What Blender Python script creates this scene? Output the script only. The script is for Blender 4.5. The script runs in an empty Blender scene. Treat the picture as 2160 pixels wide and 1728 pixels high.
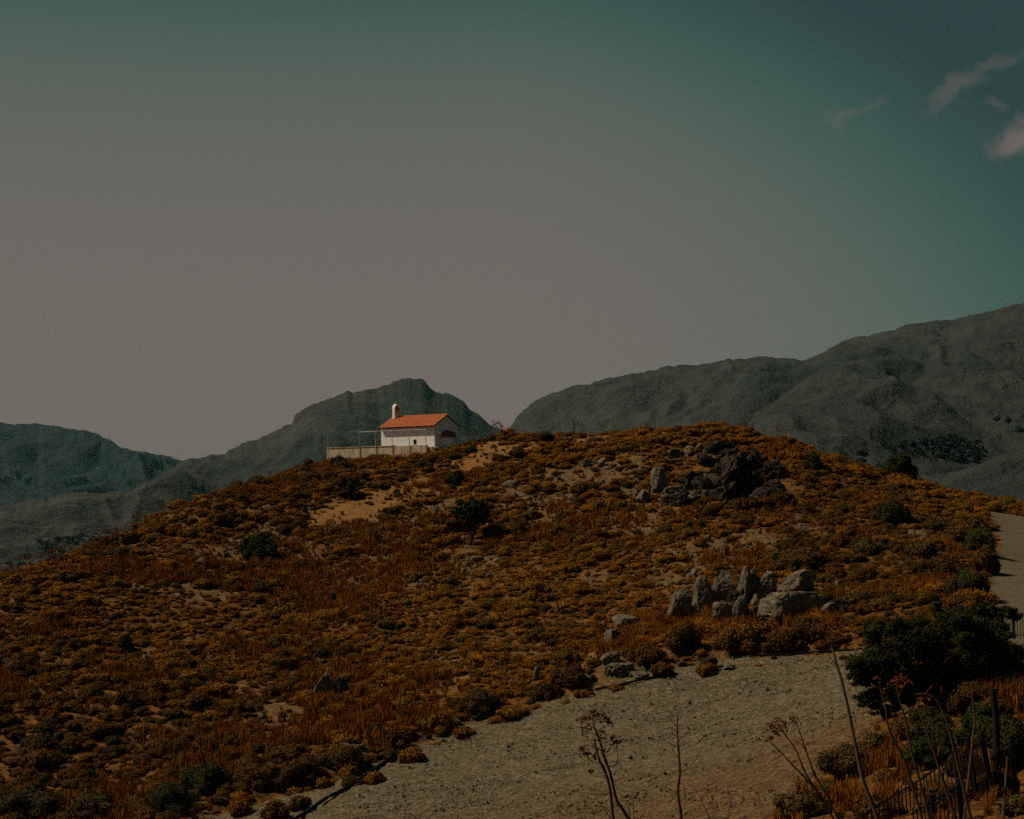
import bpy, bmesh, math, random
import numpy as np
from mathutils import Vector, Matrix
random.seed(7); RNG = np.random.default_rng(11)
SC = bpy.context.scene
COL = SC.collection

# ------------------------------------------------------------------ camera, sky, sun, exposure
F = 3000.0                                   # focal length in photo pixels (2160 wide)
PITCH = math.atan(136 / 3000); ROLL = math.radians(-1.1)
cam_d = bpy.data.cameras.new('camera'); cam_d.sensor_width = 36.0; cam_d.lens = 36.0 * F / 2160
cam_d.clip_start = 0.1; cam_d.clip_end = 60000
cam = bpy.data.objects.new('camera', cam_d); COL.objects.link(cam)
cam.matrix_world = Matrix.Rotation(math.pi / 2 + PITCH, 4, 'X') @ Matrix.Rotation(ROLL, 4, 'Z')
SC.camera = cam

SUN_EL = math.radians(50); SUN_AZ = math.atan2(-1.0, 0.16)        # sun stands to the left, a little beyond the hill
sdir = Vector((math.sin(SUN_AZ) * math.cos(SUN_EL), math.cos(SUN_AZ) * math.cos(SUN_EL), math.sin(SUN_EL)))
sun_d = bpy.data.lights.new('sun', 'SUN'); sun_d.energy = 3.9; sun_d.angle = math.radians(0.6); sun_d.color = (1.0, 0.86, 0.67)
sun = bpy.data.objects.new('sun', sun_d); COL.objects.link(sun)
sun.rotation_euler = sdir.to_track_quat('Z', 'Y').to_euler()

def srgb(r, g, b):
    f = lambda c: (c / 255 / 12.92) if c / 255 <= 0.04045 else ((c / 255 + 0.055) / 1.055) ** 2.4
    return (f(r), f(g), f(b), 1.0)

world = bpy.data.worlds.new('World'); SC.world = world; world.use_nodes = True
wt = world.node_tree; wt.nodes.clear()
class NT:
    def __init__(s, t): s.t = t
    def n(s, typ, **kw):
        x = s.t.nodes.new(typ)
        for k, v in kw.items(): setattr(x, k, v)
        return x
    def l(s, a, b): s.t.links.new(a, b)
    def math(s, op, a, b=None, c=None, clamp=False):
        x = s.n('ShaderNodeMath', operation=op); x.use_clamp = clamp
        for i, v in enumerate((a, b, c)):
            if v is None: continue
            if isinstance(v, (int, float)): x.inputs[i].default_value = v
            else: s.l(v, x.inputs[i])
        return x.outputs[0]
    def ramp(s, fac, stops, interp='LINEAR'):
        x = s.n('ShaderNodeValToRGB'); x.color_ramp.interpolation = interp
        e = x.color_ramp.elements
        while len(e) < len(stops): e.new(0.5)
        for el, (p, c) in zip(e, stops):
            el.position = p; el.color = c if len(c) == 4 else (*c, 1)
        s.l(fac, x.inputs[0]); return x.outputs[0]
    def mix(s, fac, a, b, blend='MIX'):
        x = s.n('ShaderNodeMix', data_type='RGBA', blend_type=blend)
        for sock, v in ((x.inputs[0], fac), (x.inputs[6], a), (x.inputs[7], b)):
            if isinstance(v, (int, float)): sock.default_value = v
            elif isinstance(v, tuple): sock.default_value = v if len(v) == 4 else (*v, 1)
            else: s.l(v, sock)
        return x.outputs[2]
    def noise(s, vec, scale, detail=4, rough=0.55, dist=0.0):
        x = s.n('ShaderNodeTexNoise'); x.inputs['Scale'].default_value = scale; x.inputs['Detail'].default_value = detail
        x.inputs['Roughness'].default_value = rough; x.inputs['Distortion'].default_value = dist
        if vec is not None: s.l(vec, x.inputs['Vector'])
        return x.outputs[0]
W = NT(wt)
tc = W.n('ShaderNodeTexCoord').outputs['Generated']
sep = W.n('ShaderNodeSeparateXYZ'); W.l(tc, sep.inputs[0])
az = W.math('ARCTAN2', sep.outputs[0], sep.outputs[1])
el = W.math('ARCSINE', sep.outputs[2])
elp = W.math('MAXIMUM', el, 0.0); azp = W.math('MAXIMUM', W.math('ADD', az, 0.02), 0.0)
s_ = W.math('ADD', W.math('MULTIPLY', W.math('POWER', elp, 2.0), 6.6), W.math('MULTIPLY', W.math('POWER', azp, 1.6), 3.25), clamp=True)
skyc = W.ramp(s_, [(0.0, srgb(117, 103, 99)), (0.16, srgb(110, 102, 97)), (0.38, srgb(96, 99, 91)), (0.56, srgb(78, 94, 86)), (0.70, srgb(62, 86, 79)), (0.86, srgb(49, 73, 70)), (1.0, srgb(40, 62, 62))])
nish = W.n('ShaderNodeTexSky', sky_type='NISHITA'); nish.sun_disc = False
nish.sun_elevation = SUN_EL; nish.sun_rotation = SUN_AZ; nish.dust_density = 3.0
nis = W.mix(1.0, nish.outputs[0], (0.07, 0.06, 0.05), 'MULTIPLY')
skyc = W.mix(0.04, skyc, nis)
# thin clouds: drifting wisps low to the right, described in azimuth and elevation
comb = W.n('ShaderNodeCombineXYZ'); W.l(az, comb.inputs[0]); W.l(el, comb.inputs[1])
def blob(u, v, ru, rv, rot=0.0):
    mp = W.n('ShaderNodeMapping'); mp.vector_type = 'TEXTURE'
    mp.inputs['Location'].default_value = (u, v, 0); mp.inputs['Rotation'].default_value = (0, 0, rot); mp.inputs['Scale'].default_value = (ru, rv, 1)
    wob = W.n('ShaderNodeTexNoise'); wob.inputs['Scale'].default_value = 38; wob.inputs['Detail'].default_value = 5
    W.l(comb.outputs[0], wob.inputs['Vector'])
    off = W.n('ShaderNodeVectorMath', operation='MULTIPLY_ADD'); W.l(wob.outputs['Color'], off.inputs[0])
    off.inputs[1].default_value = (0.05, 0.045, 0); 
    sub = W.n('ShaderNodeVectorMath', operation='SUBTRACT'); W.l(comb.outputs[0], sub.inputs[0]); sub.inputs[1].default_value = (0.025, 0.0225, 0)
    W.l(sub.outputs[0], off.inputs[2]); W.l(off.outputs[0], mp.inputs['Vector'])
    ln = W.n('ShaderNodeVectorMath', operation='LENGTH'); W.l(mp.outputs[0], ln.inputs[0])
    x = W.n('ShaderNodeMapRange', interpolation_type='SMOOTHSTEP'); W.l(ln.outputs['Value'], x.inputs[0])
    x.inputs[1].default_value = 1.0; x.inputs[2].default_value = 0.15; x.inputs[3].default_value = 0.0; x.inputs[4].default_value = 1.0
    return x.outputs[0]
def uv(px, py): return (math.atan((px - 1080) / F), math.atan((1000 - py + (px - 1080) * -0.0192) / F) * math.cos(math.atan((px - 1080) / F)))
cl = None
for (px, py, ru, rv, rot, a) in ((1795, 232, .020, .010, .1, .30), (1850, 208, .014, .008, .5, .24), (2035, 168, .030, .0085, .62, .42), (2115, 122, .030, .009, .35, .34), (2112, 205, .013, .006, -.2, .30), (2172, 268, .028, .017, .3, 1.0), (2480, 330, .07, .025, .2, .8), (2450, 160, .07, .02, .4, .5), (2700, 260, .12, .03, .1, .7)):
    u, v = uv(px, py); b = W.math('MULTIPLY', blob(u, v, ru, rv, rot), a)
    cl = b if cl is None else W.math('MAXIMUM', cl, b)
skyc = W.mix(W.math('MULTIPLY', cl, .9), skyc, srgb(108, 99, 95))
bg = W.n('ShaderNodeBackground'); W.l(skyc, bg.inputs[0]); bg.inputs[1].default_value = 1.0
W.l(bg.outputs[0], W.n('ShaderNodeOutputWorld').inputs[0])
SC.view_settings.view_transform = 'Standard'; SC.view_settings.look = 'None'; SC.view_settings.exposure = 0.0; SC.view_settings.gamma = 1.0
SC.view_settings.use_curve_mapping = False
SC.render.engine = 'CYCLES'
SC.cycles.max_bounces = 3; SC.cycles.diffuse_bounces = 1; SC.cycles.glossy_bounces = 2; SC.cycles.transmission_bounces = 2
SC.cycles.volume_bounces = 0; SC.cycles.transparent_max_bounces = 4
SC.cycles.use_adaptive_sampling = True; SC.cycles.use_denoising = False; SC.cycles.adaptive_threshold = 0.085; SC.cycles.adaptive_min_samples = 16; SC.cycles.sample_clamp_indirect = 1.0

# ------------------------------------------------------------------ helpers: rays, noise, meshes, tags
CAM = np.array(cam.matrix_world.to_3x3())
def ray(px, py): r = CAM @ np.array([(px - 1080) / F, (864 - py) / F, -1.0]); return r / r[1]
def P(px, py, d): return ray(px, py) * d
def proj(p):
    q = np.asarray(p) @ CAM
    return 1080 + F * q[..., 0] / -q[..., 2], 864 - F * q[..., 1] / -q[..., 2]

def _h(ix, iy, iz, seed):
    n = (ix * 374761393 + iy * 668265263 + iz * 2147483647 + seed * 974634777) & 0xFFFFFFFF
    n = ((n ^ (n >> 13)) * 1274126177) & 0xFFFFFFFF
    return ((n ^ (n >> 16)) & 0xFFFFFF) / float(0xFFFFFF)
def vn(x, y, z=None, seed=0):
    x = np.asarray(x, float); y = np.asarray(y, float); z = np.zeros_like(x) if z is None else np.asarray(z, float)
    ix, iy, iz = (np.floor(a).astype(np.int64) for a in (x, y, z))
    fx, fy, fz = x - ix, y - iy, z - iz
    fx, fy, fz = (a * a * (3 - 2 * a) for a in (fx, fy, fz))
    r = 0
    for dx in (0, 1):
        for dy in (0, 1):
            for dz in (0, 1):
                w = (fx if dx else 1 - fx) * (fy if dy else 1 - fy) * (fz if dz else 1 - fz)
                r = r + w * _h(ix + dx, iy + dy, iz + dz, seed)
    return r
def fbm(x, y, z=None, seed=0, oct=4, gain=0.5):
    s = 0; a = 1; t = 0; k = 1.0
    for o in range(oct):
        s = s + a * (vn(np.asarray(x) * k, np.asarray(y) * k, None if z is None else np.asarray(z) * k, seed + o * 17) * 2 - 1); t += a; a *= gain; k *= 2.03
    return s / t
def ridged(x, y, seed=0, oct=4):
    s = 0; a = 1; t = 0; k = 1.0
    for o in range(oct):
        s = s + a * (1 - np.abs(vn(x * k, y * k, None, seed + o * 13) * 2 - 1)); t += a; a *= 0.5; k *= 2.1
    return s / t
def sstep(a, b, x): t = np.clip((np.asarray(x, float) - a) / (b - a), 0, 1); return t * t * (3 - 2 * t)

def mesh(name, v, f, mat=None, smooth=False):
    m = bpy.data.meshes.new(name)
    v = np.asarray(v, np.float32); f = np.asarray(f, np.int32) if not isinstance(f, list) else f
    if isinstance(f, list):
        m.from_pydata([tuple(map(float, q)) for q in v], [], f)
    else:
        k = f.shape[1]
        m.vertices.add(len(v)); m.vertices.foreach_set('co', v.ravel())
        m.loops.add(f.size); m.loops.foreach_set('vertex_index', f.ravel())
        m.polygons.add(len(f)); m.polygons.foreach_set('loop_start', np.arange(0, f.size, k, dtype=np.int32))
        try: m.polygons.foreach_set('loop_total', np.full(len(f), k, np.int32))
        except Exception: pass
        m.update(calc_edges=True)
    if smooth: m.polygons.foreach_set('use_smooth', np.ones(len(m.polygons), bool))
    if mat: m.materials.append(mat)
    return m
def obj(name, m, parent=None, loc=None, rot=None, scale=None):
    o = bpy.data.objects.new(name, m); COL.objects.link(o)
    if parent: o.parent = parent
    if loc is not None: o.location = [float(a) for a in loc]
    if rot is not None: o.rotation_euler = rot
    if scale is not None: o.scale = scale
    return o
def tag(o, label=None, cat=None, group=None, kind=None):
    if label: o['label'] = label
    if cat: o['category'] = cat
    if group: o['group'] = group
    if kind: o['kind'] = kind
    return o

class MB:
    def __init__(s): s.v = []; s.f = []
    def add(s, v, f):
        b = len(s.v); s.v += [tuple(map(float, q)) for q in v]; s.f += [tuple(i + b for i in q) for q in f]
    def box(s, lo, hi, fr=None):
        x0, y0, z0 = lo; x1, y1, z1 = hi
        v = [(x0, y0, z0), (x1, y0, z0), (x1, y1, z0), (x0, y1, z0), (x0, y0, z1), (x1, y0, z1), (x1, y1, z1), (x0, y1, z1)]
        s.add(v, [(0, 3, 2, 1), (4, 5, 6, 7), (0, 1, 5, 4), (1, 2, 6, 5), (2, 3, 7, 6), (3, 0, 4, 7)])
    def tube(s, pts, rad, k=6, cap=True):
        pts = [np.asarray(p, float) for p in pts]; n = len(pts)
        if not hasattr(rad, '__len__'): rad = [rad] * n
        rings = []
        for i, p in enumerate(pts):
            t = pts[min(i + 1, n - 1)] - pts[max(i - 1, 0)]; t = t / (np.linalg.norm(t) + 1e-9)
            a = np.cross(t, (0.31, 0.95, 0.05)); a /= np.linalg.norm(a) + 1e-9; b = np.cross(t, a)
            rings.append([p + rad[i] * (math.cos(2 * math.pi * j / k) * a + math.sin(2 * math.pi * j / k) * b) for j in range(k)])
        f = [(i * k + j, i * k + (j + 1) % k, (i + 1) * k + (j + 1) % k, (i + 1) * k + j) for i in range(n - 1) for j in range(k)]
        if cap: f += [tuple(range(k))[::-1], tuple((n - 1) * k + j for j in range(k))]
        s.add([q for r in rings for q in r], f)
    def build(s, name, mat, parent=None, smooth=False, **kw):
        return obj(name, mesh(name, s.v, s.f, mat, smooth), parent, **kw)

# ------------------------------------------------------------------ materials
def newmat(name):
    m = bpy.data.materials.new(name); m.use_nodes = True; t = NT(m.node_tree)
    b = m.node_tree.nodes['Principled BSDF']; b.inputs['Roughness'].default_value = 0.9
    b.inputs['Specular IOR Level'].default_value = 0.15
    return m, t, b
def bump(t, b, h, strength, dist):
    x = t.n('ShaderNodeBump'); x.inputs['Strength'].default_value = strength; x.inputs['Distance'].default_value = dist
    t.l(h, x.inputs['Height']); t.l(x.outputs[0], b.inputs['Normal'])
def noisy(name, c0, c1, scale=6, rough=0.9, bs=0.3, bd=0.02, spec=0.15, coord='Object', detail=6):
    m, t, b = newmat(name); v = t.n('ShaderNodeTexCoord').outputs[coord]
    n1 = t.noise(v, scale, detail); n2 = t.noise(v, scale * 7.3, 4)
    f = t.math('MULTIPLY_ADD', n2, 0.5, t.math('MULTIPLY', n1, 0.6))
    t.l(t.ramp(f, [(0.36, c0), (0.72, c1)]), b.inputs['Base Color'])
    b.inputs['Roughness'].default_value = rough; b.inputs['Specular IOR Level'].default_value = spec
    if bs: bump(t, b, n2, bs, bd)
    return m
def foliage(name, stops, noise_amt=0.5, tint=(0.5, 0.5, 0.5)):
    m, t, b = newmat(name); oi = t.n('ShaderNodeObjectInfo'); g = t.n('ShaderNodeNewGeometry')
    c = t.ramp(oi.outputs['Random'], stops)
    ri = t.math('MULTIPLY_ADD', g.outputs['Random Per Island'], noise_amt, 1 - noise_amt * 0.5)
    x = t.n('ShaderNodeVectorMath', operation='SCALE'); t.l(c, x.inputs[0]); t.l(ri, x.inputs['Scale'])
    t.l(x.outputs[0], b.inputs['Base Color']); b.inputs['Specular IOR Level'].default_value = 0.05
    return m
M = {}
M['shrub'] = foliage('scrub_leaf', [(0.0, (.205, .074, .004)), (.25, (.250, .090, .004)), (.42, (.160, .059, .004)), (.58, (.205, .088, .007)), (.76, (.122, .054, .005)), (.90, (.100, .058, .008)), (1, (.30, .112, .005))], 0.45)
M['shrub_dark'] = foliage('dark_scrub_leaf', [(0.0, (.092, .035, .003)), (.3, (.115, .044, .003)), (.55, (.066, .032, .004)), (.8, (.054, .034, .006)), (1, (.135, .050, .004))], 0.45)  # darker scrub, also weighted to the frame's corners as a painted vignette
M['rust'] = foliage('rust_leaf', [(0, (.13, .052, .007)), (1, (.17, .068, .008))], 0.7)
M['brown'] = foliage('brown_leaf', [(0, (.060, .028, .006)), (1, (.085, .038, .007))], 0.8)
M['olive'] = foliage('olive_leaf', [(0, (.060, .040, .012)), (1, (.085, .052, .014))], 0.9)
M['green'] = foliage('green_leaf', [(0, (.023, .026, .006)), (1, (.034, .034, .007))], 0.9)
M['bright'] = foliage('fresh_leaf', [(0, (.020, .027, .006)), (1, (.028, .034, .007))], 0.9)
M['grass'] = foliage('dry_grass_blade', [(0, (.19, .062, .006)), (.4, (.24, .082, .008)), (.75, (.14, .044, .005)), (1, (.28, .108, .013))], 0.6)
M['core'] = noisy('shrub_core_shade', (.012, .006, .002), (.032, .014, .004), 9, bs=0)  # inner dome darkened to paint the shade inside a shrub
M['wood'] = noisy('bark', (.03, .018, .010), (.07, .04, .02), 14, bs=.4)
M['rock'] = None
def rockmat(name, a, b_, c_):
    m, t, b = newmat(name); v = t.n('ShaderNodeTexCoord').outputs['Object']
    n1 = t.noise(v, 1.1, 6, .6); n2 = t.noise(v, 7, 8, .7); n3 = t.noise(v, 26, 5, .7)
    c = t.ramp(t.math('MULTIPLY_ADD', n2, .55, t.math('MULTIPLY', n1, .5)), [(.33, a), (.52, b_), (.74, c_)])
    st = t.ramp(t.noise(v, 2.3, 5, .65), [(.56, (0, 0, 0, 1)), (.70, (1, 1, 1, 1))])
    c = t.mix(t.math('MULTIPLY', st, .45), c, (.15, .085, .04, 1))
    t.l(c, b.inputs['Base Color'])
    bump(t, b, t.math('MULTIPLY_ADD', n3, .5, n2), .9, .10)
    return m
M['rock'] = rockmat('limestone', (.035, .028, .018), (.12, .094, .06), (.26, .21, .145))
M['rock_dark'] = rockmat('dark_shaded_limestone', (.008, .006, .0035), (.024, .017, .009), (.066, .047, .026))  # the crag's shadow is put into this rock colour; other dark rocks share it
M['stone'] = rockmat('loose_stone', (.07, .055, .032), (.14, .105, .06), (.23, .18, .11))
M['pebble'] = rockmat('pebble', (.06, .048, .024), (.11, .088, .044), (.17, .138, .072))

m, t, b = newmat('ground')
v = t.n('ShaderNodeTexCoord').outputs['Object']
def attr(t, n): a = t.n('ShaderNodeAttribute'); a.attribute_name = n; return a.outputs['Fac']
nA = t.noise(v, .16, 5, .6); nB = t.noise(v, 1.3, 6, .65); nC = t.noise(v, 3.6, 7, .72); nD = t.noise(v, 9, 6, .8)
soil = t.ramp(t.math('MULTIPLY_ADD', nC, .5, t.math('MULTIPLY', nB, .5)), [(.42, (.018, .0068, .0008)), (.49, (.078, .029, .0022)), (.57, (.165, .064, .0060))])
stony = t.ramp(nC, [(.35, (.06, .036, .013)), (.6, (.17, .115, .052))])
soil = t.mix(t.ramp(nA, [(.54, (0, 0, 0, 1)), (.66, (.5, .5, .5, 1))]), soil, stony)
soil = t.mix(t.math('MULTIPLY', attr(t, 'm_scree'), .5), soil, stony)
gold = t.ramp(t.math('MULTIPLY_ADD', nD, .4, t.math('MULTIPLY', nC, .6)), [(.38, (.085, .034, .007)), (.50, (.19, .085, .018)), (.64, (.27, .15, .05))])
soil = t.mix(attr(t, 'm_gold'), soil, gold)
gv = t.math('MULTIPLY_ADD', nD, .55, t.math('MULTIPLY', nC, .45))
grav = t.ramp(gv, [(.41, (.026, .020, .010)), (.47, (.076, .058, .029)), (.53, (.114, .087, .045)), (.60, (.22, .17, .098))])
grav2 = t.ramp(gv, [(.41, (.030, .014, .004)), (.50, (.090, .048, .015)), (.60, (.19, .115, .045))])
grav = t.mix(t.ramp(t.math('MULTIPLY_ADD', nB, .5, t.math('MULTIPLY', attr(t, 'm_warm'), .60)), [(.36, (0, 0, 0, 1)), (.95, (1, 1, 1, 1))]), grav, grav2)
soil = t.mix(attr(t, 'm_gravel'), soil, grav)
road = t.ramp(t.math('MULTIPLY_ADD', nC, .4, t.math('MULTIPLY', nB, .5)), [(.3, (.080, .060, .035)), (.45, (.100, .076, .043)), (.6, (.135, .103, .060))])
soil = t.mix(attr(t, 'm_road'), soil, road)
t.l(soil, b.inputs['Base Color']); bump(t, b, t.math('MULTIPLY_ADD', nD, .35, nC), .8, .12)
M['ground'] = m

def mountain_mat(name, rock_c, scrub_c, dark_c, scl=1.0):
    m, t, b = newmat(name); v = t.n('ShaderNodeTexCoord').outputs['Object']
    g = t.n('ShaderNodeNewGeometry'); sx = t.n('ShaderNodeSeparateXYZ'); t.l(g.outputs['True Normal'], sx.inputs[0])
    n1 = t.noise(v, .0055 * scl, 7, .62); n2 = t.noise(v, .03 * scl, 6, .68); n3 = t.noise(v, .11 * scl, 3, .6)
    mp = t.n('ShaderNodeMapping'); mp.inputs['Scale'].default_value = (.002 * scl, .002 * scl, .028 * scl); t.l(v, mp.inputs[0])
    strata = t.noise(mp.outputs[0], 1.0, 5, .6, .6)
    c = t.ramp(t.math('MULTIPLY_ADD', n2, .5, t.math('MULTIPLY_ADD', n1, .3, t.math('MULTIPLY', strata, .25))), [(.40, dark_c), (.52, scrub_c), (.66, rock_c)])
    c = t.mix(t.ramp(n3, [(.50, (0, 0, 0, 1)), (.66, (.35, .35, .35, 1))]), c, dark_c)
    steep = t.ramp(sx.outputs[2], [(.50, (.8, .8, .8, 1)), (.78, (0, 0, 0, 1))])
    c = t.mix(t.math('MULTIPLY', steep, strata), c, rock_c)
    c = t.mix(t.math('MULTIPLY', attr(t, 'm_shade'), t.ramp(n2, [(.35, (1, 1, 1, 1)), (.68, (.35, .35, .35, 1))])), c, (.009, .020, .018, 1))  # shaded side of the slopes painted in as a dark teal tint
    t.l(c, b.inputs['Base Color']); bump(t, b, t.math('MULTIPLY_ADD', n3, .4, n2), .8, 14.0)
    return m
M['mtn'] = mountain_mat('mountain_slope', (.053, .047, .035, 1), (.028, .027, .022, 1), (.013, .018, .017, 1))
M['mtn_far'] = mountain_mat('mountain_woods', (.005, .020, .019, 1), (.002, .015, .015, 1), (.001, .011, .011, 1), .8)
M['mtn_right'] = mountain_mat('mountain_scrub_slope', (.044, .044, .036, 1), (.025, .027, .023, 1), (.013, .017, .016, 1))
M['far_leaf'] = foliage('far_leaf', [(0, (.012, .022, .019)), (1, (.020, .027, .021))], .4)
M['valley'] = mountain_mat('valley_ground', (.09, .08, .06, 1), (.05, .05, .04, 1), (.02, .03, .026, 1))

# ------------------------------------------------------------------ the hill as one height function
SKY = [(-150, 1290, 98), (0, 1229, 106), (200, 1160, 118), (400, 1067, 136), (600, 1007, 155), (692, 981, 166), (840, 967, 160), (960, 945, 157), (1050, 926, 158),
       (1300, 919, 150), (1450, 910, 146), (1600, 919, 143), (1700, 953, 143), (1800, 984, 146), (1900, 1013, 149), (2000, 1038, 152), (2160, 1070, 162), (2320, 1092, 160)]
CP = [(300, 1960, 22), (1080, 1900, 20), (1700, 1880, 20), (2200, 1800, 20),
      (0, 1728, 62), (300, 1728, 60), (640, 1728, 56), (1000, 1728, 52), (1400, 1728, 46), (1700, 1728, 39), (1900, 1728, 34), (2150, 1728, 30),
      (0, 1500, 76), (0, 1350, 90), (300, 1500, 78), (300, 1300, 98), (640, 1500, 78), (640, 1300, 100), (640, 1120, 124), (400, 1150, 116), (900, 1300, 97), (900, 1120, 122), (900, 1010, 142),
      (1200, 1475, 73), (1200, 1300, 93), (1200, 1120, 117), (1200, 980, 138), (1500, 1395, 76), (1500, 1315, 85), (1500, 1200, 99), (1500, 1065, 119), (1500, 970, 133),
      (1750, 1375, 74), (1750, 1200, 97), (1750, 1060, 120), (1900, 1450, 57), (1900, 1300, 76), (1900, 1150, 100), (1900, 1050, 128), (2050, 1500, 46), (2080, 1400, 60), (2050, 1150, 104),
      (2150, 1330, 72), (2150, 1250, 85), (2150, 1180, 102), (2160, 1120, 122), (2120, 1085, 138), (2040, 1070, 142), (2300, 1330, 72), (2400, 1200, 100), (2300, 1120, 125), (1750, 1500, 58), (1500, 1550, 60)]
_p = [P(*c) for c in SKY + CP]
for c in SKY:
    q = P(*c); u = q / np.linalg.norm(q[:2])
    for dd, dz in ((20, -3.0), (60, -16), (150, -50), (280, -95)): _p.append(np.array([q[0] + u[0] * dd, q[1] + u[1] * dd, q[2] + dz]))
_p += [np.array(q, float) for q in ((0, 0, -1.7), (-20, 0, -3.2), (20, 0, -1.7), (0, -15, -1.5), (-45, 0, -8), (45, 5, -2.5), (0, 8, -3.2), (-90, 60, -22), (-110, 110, -14))]
_p = np.array(_p); _X = _p[:, :2] / 100.0; _n = len(_X)
def _phi(r2): return np.where(r2 > 1e-12, 0.5 * r2 * np.log(np.maximum(r2, 1e-12)), 0)
_A = np.zeros((_n + 3, _n + 3)); _A[:_n, :_n] = _phi(((_X[:, None] - _X[None]) ** 2).sum(-1)) + np.eye(_n) * 2e-5
_A[:_n, _n] = 1; _A[:_n, _n + 1:] = _X; _A[_n, :_n] = 1; _A[_n + 1:, :_n] = _X.T
_W = np.linalg.solve(_A, np.r_[_p[:, 2], 0, 0, 0])
def H0(x, y):
    x = np.asarray(x, float); y = np.asarray(y, float); q = np.stack([x.ravel(), y.ravel()], -1) / 100.0; out = np.empty(len(q))
    for i in range(0, len(q), 20000):
        k = q[i:i + 20000]; out[i:i + 20000] = _phi(((k[:, None] - _X[None]) ** 2).sum(-1)) @ _W[:_n] + _W[_n] + k @ _W[_n + 1:]
    return out.reshape(x.shape)
_DS = np.r_[np.linspace(14, 60, 230), np.linspace(60.2, 230, 600)]
def hit(px, py, fn=None):
    r = ray(px, py); h = (fn or H0)(r[0] * _DS, _DS); k = np.where(r[2] * _DS < h)[0]
    d = _DS[k[0]] if len(k) else 158.0
    return r * d
def inpoly(x, y, poly):
    c = np.zeros(np.shape(x), bool); n = len(poly)
    for i in range(n):
        x0, y0 = poly[i][:2]; x1, y1 = poly[(i + 1) % n][:2]
        k = (y0 > y) != (y1 > y)
        c ^= k & (x < (x1 - x0) * (y - y0) / ((y1 - y0) if y1 != y0 else 1e-9) + x0)
    return c
def dline(x, y, line):
    d = np.full(np.shape(x), 1e9)
    for a, b_ in zip(line[:-1], line[1:]):
        ax, ay = a[:2]; bx, by = b_[:2]; L = (bx - ax) ** 2 + (by - ay) ** 2
        tt = np.clip(((x - ax) * (bx - ax) + (y - ay) * (by - ay)) / L, 0, 1)
        d = np.minimum(d, np.hypot(x - ax - tt * (bx - ax), y - ay - tt * (by - ay)))
    return d
EDGE_PX = [(420, 1728), (560, 1690), (700, 1655), (800, 1612), (960, 1535), (1100, 1492), (1200, 1468), (1300, 1442), (1420, 1412), (1560, 1390), (1700, 1380), (1830, 1374)]
EDGE = [hit(*q) for q in EDGE_PX]
PAD = EDGE + [hit(*q) for q in ((1880, 1430), (1880, 1500), (1830, 1570), (1740, 1640), (1660, 1700), (1640, 1727))] + [P(1560, 1850, 38), P(900, 1850, 42), P(380, 1800, 52)]
ROAD = [P(*q) for q in ((2068, 1074, 141), (2120, 1082, 140), (2175, 1094, 138), (2290, 1125, 130), (2420, 1300, 80), (2500, 1500, 55), (2230, 1480, 55), (2130, 1390, 62), (2105, 1330, 72), (2088, 1250, 85), (2103, 1195, 98), (2112, 1160, 108), (2098, 1112, 124))]
GOLD = [[hit(*q) for q in g] for g in (
    ((790, 1036), (860, 1012), (905, 1000), (950, 975), (1000, 950), (1060, 945), (1050, 972), (1000, 1008), (940, 1032), (900, 1058), (850, 1072), (800, 1088), (740, 1112), (690, 1122), (630, 1126), (640, 1090), (690, 1062), (760, 1054)),
    ((985, 948), (1040, 930), (1110, 938), (1180, 950), (1120, 970), (1020, 966)), ((1160, 925), (1260, 918), (1300, 925), (1240, 940)), ((1390, 908), (1440, 905), (1430, 918)),
    ((1210, 1400), (1260, 1385), (1275, 1405), (1225, 1425)), ((880, 1450), (960, 1440), (950, 1475), (890, 1480)))]
HOLLOW = hit(1605, 1035)
def pdist(x, y, poly): 
    d = dline(x, y, list(poly) + [poly[0]]); return np.where(inpoly(x, y, poly), d, -d)
SCREE = ((1530, 1160, 3.6), (1600, 1150, 3.2), (1480, 1175, 3), (1270, 1010, 3.5), (1310, 985, 3), (1140, 1090, 3), (1090, 1050, 3.5), (1200, 1050, 3), (1180, 1010, 3), (700, 1230, 3), (790, 1160, 2.5), (640, 1170, 3), (450, 1250, 3), (1290, 1430, 2.4), (1330, 1030, 3), (880, 1240, 2.5), (600, 1520, 2.5), (560, 1130, 3), (860, 1100, 2), (960, 1060, 2.5), (1340, 1100, 3), (1420, 1220, 2.5), (480, 1180, 3), (1250, 1220, 2), (1000, 1200, 2.5), (760, 1290, 2), (1700, 1110, 2.5), (1950, 1130, 2.5))
SCREE_W = [(hit(px, py), rad) for (px, py, rad) in SCREE]
def scree_mask(x, y):
    m_ = np.zeros(np.shape(x)); w = fbm(x * .5, y * .5, seed=13, oct=3)
    for c_, rad in SCREE_W: m_ = np.maximum(m_, sstep(rad * 1.2, rad * .3, np.hypot(x - c_[0], (y - c_[1]) * .6) + w * 1.6))
    return m_
def fields(x, y):
    x = np.asarray(x, float); y = np.asarray(y, float)
    w = fbm(x * .9, y * .9, seed=3, oct=3) * .7
    gp = pdist(x, y, PAD); rp = pdist(x, y, ROAD)
    mg = sstep(-.5, .7, gp + w * 1.2); mr = sstep(-.35, .35, rp + w * .5)
    gd = np.zeros_like(x)
    for g in GOLD: gd = np.maximum(gd, sstep(-1.2, 1.6, pdist(x, y, g) + w * 4.6))
    return gp, rp, mg, mr, gd
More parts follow.
